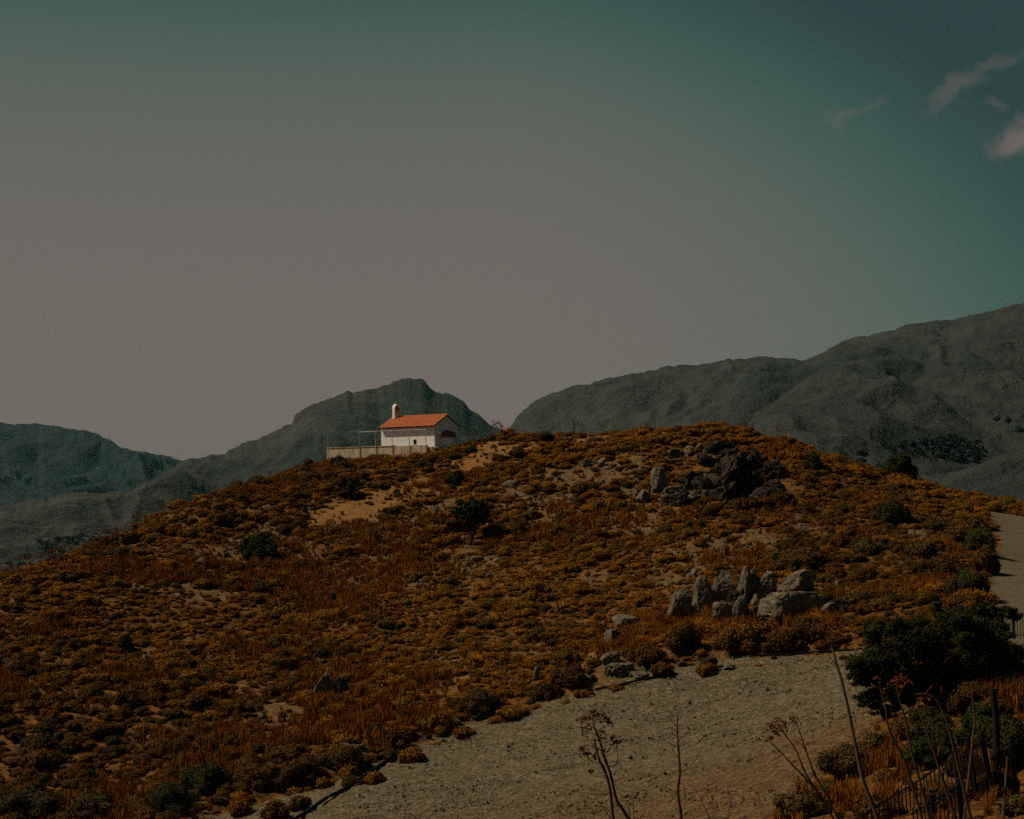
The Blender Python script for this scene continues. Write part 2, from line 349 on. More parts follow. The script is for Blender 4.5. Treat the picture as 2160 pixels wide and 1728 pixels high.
def H(x, y, fl=None):
    x = np.asarray(x, float); y = np.asarray(y, float)
    gp, rp, mg, mr, gd = fl if fl is not None else fields(x, y)
    z = H0(x, y); calm = 1 - .75 * np.maximum(mg, mr)
    z = z + (fbm(x * .16, y * .16, seed=5, oct=3) * .42 + fbm(x * .8, y * .8, seed=9, oct=4) * .16) * calm
    de = dline(x, y, EDGE)
    z = z + np.where(gp < 0, .55 * sstep(.1, 1.6, de) * np.exp(-de / 14), 0)       # the cut bank along the clearing
    hx, hy = HOLLOW[:2]; rr2 = np.hypot((x - hx) / 3.6, (y - hy) / 5.0); z = z - 2.6 * sstep(1.0, .30, rr2)      # hollow beside the crag
    z = z + np.where(gp < 0, 0, fbm(x * .55 - y * .25, y * 1.9 + x * .3, seed=21, oct=4) * .16)
    return z
def hitH(px, py): 
    p = hit(px, py)
    for _ in range(2):
        r = ray(px, py); dd = p[1] + np.linspace(-9, 6, 160); h = H(r[0] * dd, dd); k = np.where(r[2] * dd < h)[0]
        if len(k): p = r * dd[k[0]]
        break
    p = p.copy(); p[2] = float(H(np.array([p[0]]), np.array([p[1]]))[0]); return p

ys = np.r_[np.linspace(-25, 18, 44), np.linspace(18.5, 60, 130), np.linspace(60.4, 175, 330), np.linspace(176, 460, 70)]
us = np.linspace(-.62, .66, 640)
U, Y = np.meshgrid(us, ys); Xg = U * (np.maximum(Y, 0) + 32 + .0 * Y); 
fl = fields(Xg, Y); Z = H(Xg, Y, fl)
nr, nc = Xg.shape
idx = np.arange(nr * nc).reshape(nr, nc)
quads = np.stack([idx[:-1, :-1], idx[:-1, 1:], idx[1:, 1:], idx[1:, :-1]], -1).reshape(-1, 4)
V = np.stack([Xg.ravel(), Y.ravel(), Z.ravel()], -1)
def fc(a): a = a.ravel(); return a[quads].mean(1)
inpad = fc(fl[2]) > .5; inroad = (fc(fl[3]) > .5) & ~inpad
warm = sstep(62, 44, Y) * .9 + sstep(-4, 22, Xg) * sstep(66, 46, Y) * .6
def ground(name, sel):
    f = quads[sel]; used, inv = np.unique(f.ravel(), return_inverse=True)
    me = mesh(name, V[used], inv.reshape(-1, 4).astype(np.int32), M['ground'], True)
    for nm, arr in (('m_gravel', fl[2]), ('m_road', fl[3]), ('m_gold', fl[4]), ('m_scree', scree_mask(Xg, Y)), ('m_warm', np.clip(warm, 0, 1))):
        a = me.attributes.new(nm, 'FLOAT', 'POINT'); a.data.foreach_set('value', arr.ravel()[used].astype(np.float32))
    return tag(obj(name, me), kind='structure')
tag(ground('hillside', ~inpad & ~inroad), 'rust brown scrub covered hill rising to the chapel', 'hill')
tag(ground('gravel_clearing', inpad), 'bare grey brown gravel clearing at the foot of the hill', 'ground')
tag(ground('dirt_road', inroad), 'pale dirt road climbing past the right flank of hill', 'road')

# ------------------------------------------------------------------ mountains and valley
def smooth_line(pts, xs):
    px = [p[0] for p in pts]; return [np.interp(xs, px, [p[k] for p in pts]) for k in (1, 2)]
SLOPE_SHADE = {'mountain_peak': ((600, 960), (640, 930), (700, 903), (760, 868), (810, 836), (850, 812), (882, 802), (920, 826), (1000, 868), (1060, 908), (1060, 980), (600, 980)),
         'mountain_ridge': ((1560, 800), (1650, 770), (1720, 765), (1800, 745), (1950, 715), (1950, 740), (1700, 810), (1600, 850)), 'mountain_spur': ((1760, 780), (1900, 760), (2160, 730), (2160, 760), (1900, 800))}  # outlines of slope shade that is painted into the mountain colour
def mountain(name, label, ridge, near_d, near_z, mat, seed, amp, rough=3.0, cols=460, rows=110, power=1.25, gul=480):
    xs = np.linspace(ridge[0][0], ridge[-1][0], cols); py, dd = smooth_line(ridge, xs)
    py = py + (fbm(xs / 26, xs * 0, seed=seed, oct=4, gain=.6) + .8 * (ridged(xs / 38, xs * 0 + .5, seed=seed + 2, oct=4) - .6)) * rough
    R = np.stack([P(a, b_, c_) for a, b_, c_ in zip(xs, py, dd)])
    ker = np.hanning(61); ker /= ker.sum(); Rs = np.convolve(np.pad(R[:, 2], 30, mode='edge'), ker, 'valid')
    ds_ = np.convolve(np.pad(dd, 30, mode='edge'), ker, 'valid')
    tt = np.r_[np.linspace(-.5, 0, 14)[:-1], np.linspace(0, 1, rows) ** 1.15]
    T = tt[:, None]; nd = np.interp(xs, [ridge[0][0], ridge[-1][0]], near_d) if hasattr(near_d, '__len__') else near_d
    D = np.where(T >= 0, dd + (nd - dd) * T, dd * (1 - T * .6))
    dirx = R[:, 0] / R[:, 1]
    Xm = dirx * D; Ym = D
    prof = np.where(T >= 0, (1 - np.clip(T, 0, 1)) ** power, 1 + T * 1.6)
    Rz_ = R[:, 2] + (Rs - R[:, 2]) * sstep(0.0, .16, np.abs(T)); Zm = near_z + (Rz_ - near_z) * prof
    env = np.clip(np.abs(T) * 5, 0, 1) * np.clip((1 - T) * 5, 0, 1)
    wx = fbm(Xm / 300, Ym / 300, seed=seed + 8, oct=3) * 160
    rel = (ridged((Xm + wx) / gul + 7, (Ym + wx) / (gul * 1.9), seed=seed, oct=5) - .62) * amp * 1.7 + fbm(Xm / 90, Ym / 120, seed=seed + 3, oct=5, gain=.6) * amp * .11
    Zm = Zm + rel * env
    # keep every part of the slope under the ridge's own line of sight
    lim = (R[:, 2] + (np.minimum(Rs, R[:, 2]) - R[:, 2]) * sstep(.0, .16, T)) / R[:, 1] * D - np.where(T > 0, np.clip(T * 40, 0, 6), 0)
    Zm = np.where(T > 0.0, np.minimum(Zm, lim), Zm)
    k = len(tt); ii = np.arange(k * cols).reshape(k, cols)
    q = np.stack([ii[:-1, :-1], ii[1:, :-1], ii[1:, 1:], ii[:-1, 1:]], -1).reshape(-1, 4)
    o = obj(name, mesh(name, np.stack([Xm.ravel(), Ym.ravel(), Zm.ravel()], -1), q, mat, True))
    wv_ = np.zeros(Xm.size, np.float32)
    if name in SLOPE_SHADE:
        ix_, iy_ = proj(np.stack([Xm.ravel(), Ym.ravel(), Zm.ravel()], -1)); wob = fbm(ix_ / 28, iy_ / 28, seed=seed, oct=4) * 34; wv_ = (sstep(-16, 18, pdist(ix_, iy_, SLOPE_SHADE[name]) + wob) * (Ym.ravel() > 300)).astype(np.float32)
    o.data.attributes.new('m_shade', 'FLOAT', 'POINT').data.foreach_set('value', wv_)
    tag(o, label, 'mountain', kind='structure')
    return dict(X=Xm, Y=Ym, Z=Zm, T=np.broadcast_to(T, Xm.shape), xs=xs)
mt_left = mountain('mountain_wooded', 'dark teal wooded mountain at the far left', [(-500, 860, 4600), (-200, 880, 4600), (0, 893, 4500), (80, 893, 4500), (90, 897, 4450), (180, 904, 4400), (200, 912, 4400), (250, 943, 4350), (268, 947, 4300), (320, 955, 4300), (360, 965, 4300), (385, 973, 4250), (520, 1010, 4200), (700, 1040, 4100)],
                   (2300, 3000), -150, M['mtn_far'], 31, 170, 6.0)
mt_peak = mountain('mountain_peak', 'rounded rocky peak behind the chapel with long left shoulder', [(-300, 1160, 1500), (-100, 1115, 1700), (0, 1086, 1900), (140, 1047, 2150), (200, 1039, 2250), (280, 1033, 2400), (340, 1001, 2600), (384, 973, 2700), (430, 962, 2750), (475, 955, 2800), (480, 947, 2800), (540, 928, 2850), (600, 902, 2900), (616, 890, 2900), (622, 870, 2900), (660, 852, 2950), (735, 824, 3000), (770, 820, 3000), (800, 817, 3050), (835, 804, 3050), (868, 798, 3050), (896, 804, 3050), (908, 818, 3050), (922, 828, 3050), (955, 834, 3050), (978, 846, 3050), (994, 866, 3050), (1006, 872, 3050), (1030, 893, 3050), (1055, 906, 3050), (1150, 950, 3000), (1300, 1010, 3000)],
                   (700, 1500), -105, M['mtn'], 47, 95, 8.0, cols=560, rows=150, power=1.5)
mt_right = mountain('mountain_ridge', 'long bare ridge climbing to the right edge of frame', [(980, 990, 2700), (1040, 935, 2700), (1076, 903, 2700), (1092, 878, 2700), (1130, 846, 2700), (1190, 820, 2650), (1230, 811, 2650), (1300, 791, 2600), (1330, 788, 2600), (1400, 775, 2600), (1480, 768, 2550), (1540, 758, 2500), (1600, 752, 2500), (1640, 757, 2500), (1700, 757, 2500), (1735, 742, 2450), (1800, 712, 2400), (1850, 704, 2400), (1890, 694, 2400), (1950, 677, 2350), (2000, 674, 2350), (2050, 664, 2300), (2160, 637, 2300), (2350, 590, 2250), (2700, 560, 2200)],
                    (900, 700), -70, M['mtn_right'], 63, 125, 5.0, cols=560, rows=150, power=1.15)
mt_spur = mountain('mountain_spur', 'nearer spur running down from the right hand ridge', [(1250, 1030, 1500), (1380, 965, 1650), (1500, 905, 1800), (1580, 868, 1880), (1640, 828, 1920), (1690, 792, 1950), (1740, 770, 1960), (1800, 748, 1960), (1880, 742, 1950), (1950, 722, 1940), (2050, 715, 1900), (2160, 690, 1880), (2400, 640, 1850), (2700, 620, 1800)],
                   (600, 520), -45, M['mtn_right'], 85, 105, 3.5, cols=520, rows=150, power=1.2)
va = MB(); va.add([(-30000, 250, -130), (30000, 250, -130), (30000, 40000, -130), (-30000, 40000, -130)], [(0, 1, 2, 3)])
tag(va.build('valley_floor', M['valley']), 'valley floor far behind the hill', 'ground', kind='structure')

# ------------------------------------------------------------------ scatter by geometry nodes (only for what nobody could count)
def scatter(name, pts, rots, scls, idxs, protos, label, cat):
    me = bpy.data.meshes.new(name); me.from_pydata([tuple(map(float, p)) for p in pts], [], [])
    for nm, typ, arr in (('s_rot', 'FLOAT_VECTOR', rots), ('s_scl', 'FLOAT_VECTOR', scls)):
        a = me.attributes.new(nm, typ, 'POINT'); a.data.foreach_set('vector', np.asarray(arr, np.float32).ravel())
    a = me.attributes.new('s_idx', 'INT', 'POINT'); a.data.foreach_set('value', np.asarray(idxs, np.int32))
    c = bpy.data.collections.new(name + '_kinds')
    for i, pm in enumerate(protos): c.objects.link(bpy.data.objects.new('%s_kind_%02d' % (name, i), pm))
    o = obj(name, me); tag(o, label, cat, kind='stuff')
    g = bpy.data.node_groups.new(name, 'GeometryNodeTree')
    g.interface.new_socket('Geometry', in_out='INPUT', socket_type='NodeSocketGeometry'); g.interface.new_socket('Geometry', in_out='OUTPUT', socket_type='NodeSocketGeometry')
    N = lambda tt: g.nodes.new(tt)
    gi, go, ci, ip = N('NodeGroupInput'), N('NodeGroupOutput'), N('GeometryNodeCollectionInfo'), N('GeometryNodeInstanceOnPoints')
    ci.inputs['Collection'].default_value = c; ci.inputs['Separate Children'].default_value = True; ci.inputs['Reset Children'].default_value = True
    def na(nm, typ): x = N('GeometryNodeInputNamedAttribute'); x.data_type = typ; x.inputs['Name'].default_value = nm; return x.outputs['Attribute']
    g.links.new(gi.outputs[0], ip.inputs['Points']); g.links.new(ci.outputs[0], ip.inputs['Instance']); ip.inputs['Pick Instance'].default_value = True
    g.links.new(na('s_idx', 'INT'), ip.inputs['Instance Index'])
    er = N('FunctionNodeEulerToRotation'); g.links.new(na('s_rot', 'FLOAT_VECTOR'), er.inputs[0]); g.links.new(er.outputs[0], ip.inputs['Rotation'])
    g.links.new(na('s_scl', 'FLOAT_VECTOR'), ip.inputs['Scale']); g.links.new(ip.outputs[0], go.inputs[0])
    md = o.modifiers.new('scatter', 'NODES'); md.node_group = g
    return o

# ------------------------------------------------------------------ foliage and rock shapes
def leaves(c, nrm, size, rng, aspect=1.7, droop=0.42):
    n = len(c); r = rng.normal(size=(n, 3)) * droop; nn = nrm + r; nn /= np.linalg.norm(nn, axis=1)[:, None] + 1e-9
    a = np.cross(nn, rng.normal(size=(n, 3))); a /= np.linalg.norm(a, axis=1)[:, None] + 1e-9; b_ = np.cross(nn, a)
    s = size * rng.uniform(.6, 1.35, n); a = a * (s * aspect * .5)[:, None]; b_ = b_ * (s * .5)[:, None]
    v = np.stack([c - a, c - b_ * .9, c + a, c + b_], 1).reshape(-1, 3)
    return v, np.arange(n * 4).reshape(n, 4)
def lobes_dome(rng, k, w=1.0, h=.7):
    L = [(0, 0, h * .40, w * .66, w * .66, h * .56)]
    for i in range(k):
        a = rng.uniform(0, 6.28); r = w * rng.uniform(.25, .78); s = rng.uniform(.20, .40)
        L.append((r * math.cos(a), r * math.sin(a), h * rng.uniform(.15, .72) * (1.15 - .6 * r / w), s * w, s * w, s * max(h, .8 * w) * rng.uniform(.7, 1.1)))
    return L
def leafcloud(rng, lobes, n, size, fill=.25, zmin=0.0, aspect=1.7):
    vol = np.array([(l[3] * l[4] + l[4] * l[5] + l[3] * l[5]) for l in lobes]); vol /= vol.sum()
    which = rng.choice(len(lobes), n, p=vol); L = np.array(lobes)[which]
    d = rng.normal(size=(n, 3)); d /= np.linalg.norm(d, axis=1)[:, None]
    rad = 1 - np.abs(rng.normal(0, fill, n)) + (rng.random(n) < .12) * rng.uniform(0, .22, n)
    rad = rad * (1 + .16 * fbm(d[:, 0] * 3 + which, d[:, 1] * 3, d[:, 2] * 3, seed=5, oct=2))
    c = L[:, :3] + d * L[:, 3:] * rad[:, None]
    keep = c[:, 2] > zmin
    return leaves(c[keep], d[keep], size, rng, aspect)
def join(parts):
    v, f, o = [], [], 0
    for a, b_ in parts: v.append(a); f.append(np.asarray(b_) + o); o += len(a)
    return np.concatenate(v), np.concatenate(f)
_ico = {}
def ico(s):
    if s not in _ico:
        bm = bmesh.new(); bmesh.ops.create_icosphere(bm, subdivisions=s, radius=1.0); bm.verts.ensure_lookup_table()
        _ico[s] = (np.array([q.co[:] for q in bm.verts]), np.array([[q.index for q in fa.verts] for fa in bm.faces])); bm.free()
    return _ico[s]
def bush_mesh(name, seed, mat, n=420, size=.12, w=1.0, h=.72, k=7, fill=.16):
    rng = np.random.default_rng(seed); lobes = lobes_dome(rng, k, w, h)
    v, f = leafcloud(rng, lobes, n, size, fill, .01)
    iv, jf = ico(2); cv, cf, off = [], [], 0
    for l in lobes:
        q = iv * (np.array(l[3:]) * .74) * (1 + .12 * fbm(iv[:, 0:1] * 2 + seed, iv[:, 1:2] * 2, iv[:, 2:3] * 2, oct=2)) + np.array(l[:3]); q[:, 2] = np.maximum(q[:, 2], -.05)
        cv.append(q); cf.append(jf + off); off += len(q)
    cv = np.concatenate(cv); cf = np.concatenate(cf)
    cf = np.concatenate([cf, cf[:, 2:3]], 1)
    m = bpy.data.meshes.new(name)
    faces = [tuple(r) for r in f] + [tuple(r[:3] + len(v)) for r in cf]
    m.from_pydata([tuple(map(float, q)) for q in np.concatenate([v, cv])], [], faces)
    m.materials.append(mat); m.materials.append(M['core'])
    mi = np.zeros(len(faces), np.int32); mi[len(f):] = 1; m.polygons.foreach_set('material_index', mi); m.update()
    return m
def rock_mesh(name, seed, dims=(1, 1, 1), mat=None, sub=4, taper=.2, lean=(0, 0), cuts=9, rough=.13, fork=0.0, lo=.50, hi=.98):
    rng = np.random.default_rng(seed); v, f = ico(sub); v = np.sign(v) * np.abs(v) ** .55; v = v / np.abs(v).max() 
    for _ in range(cuts):
        n = rng.normal(size=3); n /= np.linalg.norm(n); off = rng.uniform(lo, hi); e = np.maximum(v @ n - off, 0); v -= e[:, None] * n
    u = v / (np.linalg.norm(v, axis=1)[:, None] + 1e-9)
    if sub > 3: rough = rough * 1.8
    dsp = fbm(u[:, 0] * 2.1 + seed, u[:, 1] * 2.1, u[:, 2] * 2.1, seed=seed, oct=5, gain=.62) * rough
    cr = fbm(u[:, 0] * 3.2 + 9, u[:, 1] * 3.2 + seed, u[:, 2] * 1.4, seed=seed + 1, oct=2); dsp -= np.exp(-(cr / .05) ** 2) * rough * .9; dsp += (ridged(u[:, 0] * 5 + u[:, 2] * 3 + seed, u[:, 1] * 5 + u[:, 2] * 2, seed=seed + 5, oct=3) - .6) * rough * .55
    v = v + u * dsp[:, None]
    mx = np.abs(v).max(0); v = v / mx
    zt = (v[:, 2] + 1) / 2; k = 1 - taper * zt; v[:, 0] *= k; v[:, 1] *= k
    v[:, 0] += lean[0] * zt; v[:, 1] += lean[1] * zt
    if fork: v[:, 2] -= fork * np.exp(-((v[:, 0] - lean[0] * zt + .1) / .16) ** 2) * zt
    return mesh(name, v * np.array(dims), f, mat or M['rock'])

shrub_protos = [bush_mesh('scrub_shrub_%d' % i, 100 + i, M['shrub'], n=2500, size=.066, w=1.0, h=random.uniform(.75, 1.15), k=random.randint(7, 12), fill=.13) for i in range(9)]
stone_protos = [rock_mesh('stone_%d' % i, 300 + i, (1, .62 + .05 * i, .38 + .05 * i), M['stone'], 3, .3, cuts=16, rough=.30, lo=.30, hi=.80) for i in range(8)]
pebble_protos = [rock_mesh('pebble_%d' % i, 360 + i, (1, .8, .5), M['pebble'], 1, .2, cuts=8, rough=.18) for i in range(6)]
rubble_protos = [rock_mesh('rubble_%d' % i, 340 + i, (1, .7, .7), M['stone'], 3, .3, cuts=11, rough=.22) for i in range(5)]
def tuft(seed, mat, n=34, h=1.0, spread=.28, w=.022):
    rng = np.random.default_rng(seed); v, f = [], []
    for i in range(n):
        a = rng.uniform(0, 6.28); r = spread * math.sqrt(rng.random()); x, y = r * math.cos(a), r * math.sin(a); hh = h * rng.uniform(.45, 1.0)
        lx, ly = rng.normal(0, .22) * hh, rng.normal(0, .22) * hh; b_ = rng.uniform(0, 3.14); wx, wy = w * math.cos(b_), w * math.sin(b_); o = len(v)
        v += [(x - wx, y - wy, -.05), (x + wx, y + wy, -.05), (x + lx * .4 + wx * .7, y + ly * .4 + wy * .7, hh * .6), (x + lx * .4 - wx * .7, y + ly * .4 - wy * .7, hh * .6), (x + lx, y + ly, hh)]
        f += [(o, o + 1, o + 2, o + 3), (o + 3, o + 2, o + 4)]
    return mesh('tuft', v, f, mat)
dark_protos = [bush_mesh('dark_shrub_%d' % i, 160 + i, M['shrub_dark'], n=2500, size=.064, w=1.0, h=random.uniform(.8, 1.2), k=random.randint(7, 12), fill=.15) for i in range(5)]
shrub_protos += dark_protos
tuft_protos = [tuft(500 + i, M['grass'], n=40 + 6 * i) for i in range(5)]

# ------------------------------------------------------------------ where things stand: keep-out circles filled while placing
KEEP = []
def pxm(p): return np.linalg.norm(p) / F           # metres per photo pixel at p

# --- the chapel on its terrace
ANG = math.radians(33)
n1 = np.array([-math.sin(ANG), -math.cos(ANG), 0]); n2 = np.array([math.cos(ANG), -math.sin(ANG), 0]); ax = -n2; inn = -n1
corner = P(917, 940, 158.5); base_z = P(917, 942, 158.5)[2]; corner[2] = base_z
LEN, WID, EAVE, RISE = 7.55, 4.6, 2.42, 1.12
CH = Matrix.Translation(Vector(corner)) @ Matrix(((n2[0], inn[0], 0, 0), (n2[1], inn[1], 0, 0), (0, 0, 1, 0), (0, 0, 0, 1)))
# local axes: +x toward the apse gable, +y into the building; the near corner is the origin, walls run to x=-LEN, y=WID
M['white'] = noisy('whitewash', (.66, .63, .60), (.86, .84, .82), 1.9, bs=.15, bd=.03, coord='Object')
M['shade_band'] = noisy('whitewash_grey', (.42, .40, .35), (.56, .53, .47), 2.5, bs=.1)
M['tile'] = noisy('roof_tile', (.38, .112, .044), (.52, .155, .062), 5, bs=.5, bd=.05)
M['tile_dark'] = noisy('brown_tile', (.12, .04, .02), (.22, .07, .03), 6, bs=.5)  # darker brown tile for roof deck, arch trim and apse roof
M['metal'] = noisy('galvanised_pipe', (.35, .30, .24), (.5, .43, .35), 8, rough=.6, bs=0)
M['glass'] = noisy('window_pane', (.02, .05, .055), (.03, .07, .07), 3, rough=.25, bs=0, spec=.5)
M['bronze'] = noisy('bell_metal', (.18, .14, .08), (.3, .24, .15), 8, rough=.5, bs=0, spec=.4)
M['concrete'] = None
m, t, b = newmat('stained_concrete'); v = t.n('ShaderNodeTexCoord').outputs['Object']
mp = t.n('ShaderNodeMapping'); mp.inputs['Scale'].default_value = (1.6, 1.6, .35); t.l(v, mp.inputs[0])
stn = t.noise(mp.outputs[0], 1.6, 6, .7); nn = t.noise(v, 6, 5)
c = t.mix(nn, (.42, .34, .23, 1), (.58, .48, .35, 1)); c = t.mix(t.ramp(stn, [(.46, (0, 0, 0, 1)), (.66, (.75, .75, .75, 1))]), c, (.17, .085, .03, 1))
t.l(c, b.inputs['Base Color']); bump(t, b, nn, .4, .03); M['concrete'] = m

chapel = obj('chapel', None); chapel.matrix_world = CH
tag(chapel, 'small whitewashed chapel with red tiled roof and bell gable on the hilltop', 'chapel')
wl = MB()
A_, B_, ez, rz = -LEN, 0, EAVE, EAVE + RISE
wv = [(A_, 0, -1.2), (B_, 0, -1.2), (B_, WID, -1.2), (A_, WID, -1.2), (A_, 0, ez), (B_, 0, ez), (B_, WID, ez), (A_, WID, ez), (A_, WID / 2, rz), (B_, WID / 2, rz)]
# long front wall is split round the little window: x from -2.62 to -2.12, z .35 to .93
wx0, wx1, wz0, wz1 = -2.98, -2.50, .30, .86
fw = [(A_, 0, -1.2), (wx0, 0, -1.2), (wx1, 0, -1.2), (B_, 0, -1.2), (A_, 0, wz0), (wx0, 0, wz0), (wx1, 0, wz0), (B_, 0, wz0), (A_, 0, wz1), (wx0, 0, wz1), (wx1, 0, wz1), (B_, 0, wz1), (A_, 0, ez), (wx0, 0, ez), (wx1, 0, ez), (B_, 0, ez)]
ff = [(r * 4 + i, r * 4 + i + 1, r * 4 + i + 5, r * 4 + i + 4) for r in range(3) for i in range(3) if not (r == 1 and i == 1)]
wl.add(fw, ff)
wl.add([(wx0, 0, wz0), (wx1, 0, wz0), (wx1, 0, wz1), (wx0, 0, wz1), (wx0, .22, wz0), (wx1, .22, wz0), (wx1, .22, wz1), (wx0, .22, wz1)], [(0, 1, 5, 4), (1, 2, 6, 5), (2, 3, 7, 6), (3, 0, 4, 7)])
wl.add(wv, [(1, 2, 6, 9, 5), (3, 0, 4, 8, 7), (2, 3, 7, 6)])
wl.build('wall', M['white'], chapel)
wn = MB(); wn.box((wx0 + .004, .14, wz0 + .004), (wx1 - .004, .16, wz1 - .004)); wno = wn.build('window', M['glass'], chapel)
fr = MB()
for lo, hi in (((wx0 + .004, .10, wz0 + .004), (wx0 + .05, .138, wz1 - .004)), ((wx1 - .05, .10, wz0 + .004), (wx1 - .004, .138, wz1 - .004)), ((wx0 + .052, .10, wz0 + .004), (wx1 - .052, .138, wz0 + .05)), ((wx0 + .052, .10, wz1 - .05), (wx1 - .052, .138, wz1 - .004))): fr.box(lo, hi)
fr.build('frame', M['wood'], wno)
si = MB(); si.box((wx0 - .06, -.05, wz0 - .06), (wx1 + .06, -.002, wz0 - .004)); si.build('sill', M['white'], wno)
co = MB(); co.box((A_ - .02, -.10, ez - .10), (B_ + .02, -.003, ez - .01)); co.build('cornice', M['white'], chapel)
# roof: a deck under rows of curved tiles, each slope with its own tile courses
def slope(sign):
    ov, gx0, gx1 = .34, A_ - .12, B_ + .14
    y_e = -ov if sign < 0 else WID + ov; dz = RISE / (WID / 2); z_e = ez - ov * dz + .05
    y_r, z_r = WID / 2, rz + .06
    b_ = MB(); nu = 38
    for i in range(nu):                                        # barrel-tile rows running from ridge to eave
        x0 = gx0 + (gx1 - gx0) * i / nu; x1 = gx0 + (gx1 - gx0) * (i + 1) / nu; r = (x1 - x0) / 2; xm = (x0 + x1) / 2
        for j in range(8):
            a0, a1 = j / 8, (j + 1) / 8 + .015; vv = []
            for a, lift in ((a0, .0), (a1, .022)):
                yy, zz = y_r + (y_e - y_r) * a, z_r + (z_e - z_r) * a
                for q in range(4): th = math.pi * q / 3; vv.append((xm - r * math.cos(th), yy, zz + lift + .055 * math.sin(th)))
            b_.add(vv, [(q, q + 1, q + 5, q + 4) for q in range(3)])
    return b_, (gx0, gx1, y_e, z_e, y_r, z_r)
rf = MB(); ge = []
sl = [slope(-1), slope(1)]
for bb, (gx0, gx1, y_e, z_e, y_r, z_r) in sl:
    rf.add([(gx0, y_e, z_e - .10), (gx1, y_e, z_e - .10), (gx1, y_r, z_r - .10), (gx0, y_r, z_r - .10), (gx0, y_e, z_e), (gx1, y_e, z_e), (gx1, y_r, z_r), (gx0, y_r, z_r)],
           [(0, 1, 2, 3), (4, 7, 6, 5), (0, 4, 5, 1), (1, 5, 6, 2), (3, 7, 4, 0)])
roof = rf.build('roof', M['tile_dark'], chapel)
for bb, _ in sl: bb.build('tile_courses', M['tile'], roof)['kind'] = 'stuff'
rt = MB(); rt.tube([(A_ - .14, WID / 2, rz + .09), (B_ + .16, WID / 2, rz + .09)], .09, 8); rt.build('ridge_tiles', M['tile'], roof)
for x in (A_ + .0,):
    pass
bg_ = MB()                                                     # bell gable: two piers, round arch, cap
bx, by, bw, bt, bh = A_ + .42, WID / 2, .98, .38, 1.78
zb = rz - .25
bg_.box((bx - bt / 2, by - bw / 2, zb), (bx + bt / 2, by - bw / 2 + .2, zb + 1.25)); bg_.box((bx - bt / 2, by + bw / 2 - .2, zb), (bx + bt / 2, by + bw / 2, zb + 1.25))
bg_.box((bx - bt / 2 + .003, by - bw / 2 + .2, zb), (bx + bt / 2 - .003, by + bw / 2 - .2, zb + .42))
N_ = 10; r0, r1 = bw / 2 - .2, bw / 2; vv = []; ffs = []
for xx in (bx - bt / 2, bx + bt / 2):
    for rr in (r0, r1):
        for i in range(N_ + 1): th = math.pi * i / N_; vv.append((xx, by + rr * math.cos(th), zb + 1.25 + rr * math.sin(th) * (1.12 if rr == r1 else 1)))
K = N_ + 1
for i in range(N_): ffs += [(i, i + 1, K + i + 1, K + i), (2 * K + i, 3 * K + i, 3 * K + i + 1, 2 * K + i + 1), (K + i, K + i + 1, 3 * K + i + 1, 3 * K + i), (i, 2 * K + i, 2 * K + i + 1, i + 1)]
bg_.add(vv, ffs); bell_gable = bg_.build('bell_gable', M['white'], chapel)
tr_ = MB(); tv = []
for xx in (bx - bt / 2 - .015, bx + bt / 2 + .015):
    for rr in (r0 - .03, r0 + .07):
        for i in range(N_ + 1): th = math.pi * i / N_; tv.append((xx, by + rr * math.cos(th), zb + 1.25 + rr * math.sin(th)))
K = N_ + 1; tr_.add(tv, [q for i in range(N_) for q in ((i, i + 1, K + i + 1, K + i), (2 * K + i, 3 * K + i, 3 * K + i + 1, 2 * K + i + 1), (K + i, K + i + 1, 3 * K + i + 1, 3 * K + i), (i, 2 * K + i, 2 * K + i + 1, i + 1))])
for y0_, y1_ in ((by - r0 - .07, by - r0 + .03), (by + r0 - .03, by + r0 + .07)): tr_.box((bx - bt / 2 - .015, y0_, zb + .42), (bx + bt / 2 + .015, y1_, zb + 1.249))
tr_.build('arch_trim', M['tile_dark'], bell_gable)
bl = MB(); 
prof = [(.02, .36), (.07, .34), (.09, .25), (.11, .12), (.16, .02), (.17, 0)]
K = 12; bv = [(bx + r * math.cos(2 * math.pi * j / K), by + r * math.sin(2 * math.pi * j / K), zb + .78 + z) for r, z in prof for j in range(K)]
bl.add(bv, [(i * K + j, i * K + (j + 1) % K, (i + 1) * K + (j + 1) % K, (i + 1) * K + j) for i in range(len(prof) - 1) for j in range(K)]); bl.tube([(bx, by, zb + 1.1), (bx, by, zb + 1.47)], .02, 5)
bl.build('bell', M['bronze'], bell_gable, True)
def cross(x, y, z, s): 
    c_ = MB(); c_.box((x - .025, y - .025, z), (x + .025, y + .025, z + s)); c_.box((x - .022, y - .2 * s / .5, z + s * .62), (x + .022, y - .027, z + s * .72)); c_.box((x - .022, y + .027, z + s * .62), (x + .022, y + .2 * s / .5, z + s * .72)); return c_
cross(bx, by, zb + 1.25 + r1 * 1.12 - .02, .36).build('cross', M['metal'], bell_gable)
cross(B_ + .02, WID / 2, rz + .15, .46).build('cross', M['metal'], chapel)
ap = MB(); K = 14; ra = 1.02; az0 = 1.02                        # apse: half cylinder with half-cone tile roof on the near gable
av = [(B_ + ra * math.sin(math.pi * i / K), WID / 2 - ra * math.cos(math.pi * i / K), z) for z in (-1.2, az0) for i in range(K + 1)]
ap.add(av, [(i, i + 1, K + 2 + i, K + 1 + i) for i in range(K)]); apse = ap.build('apse', M['white'], chapel)
ar = MB(); rr = ra + .13
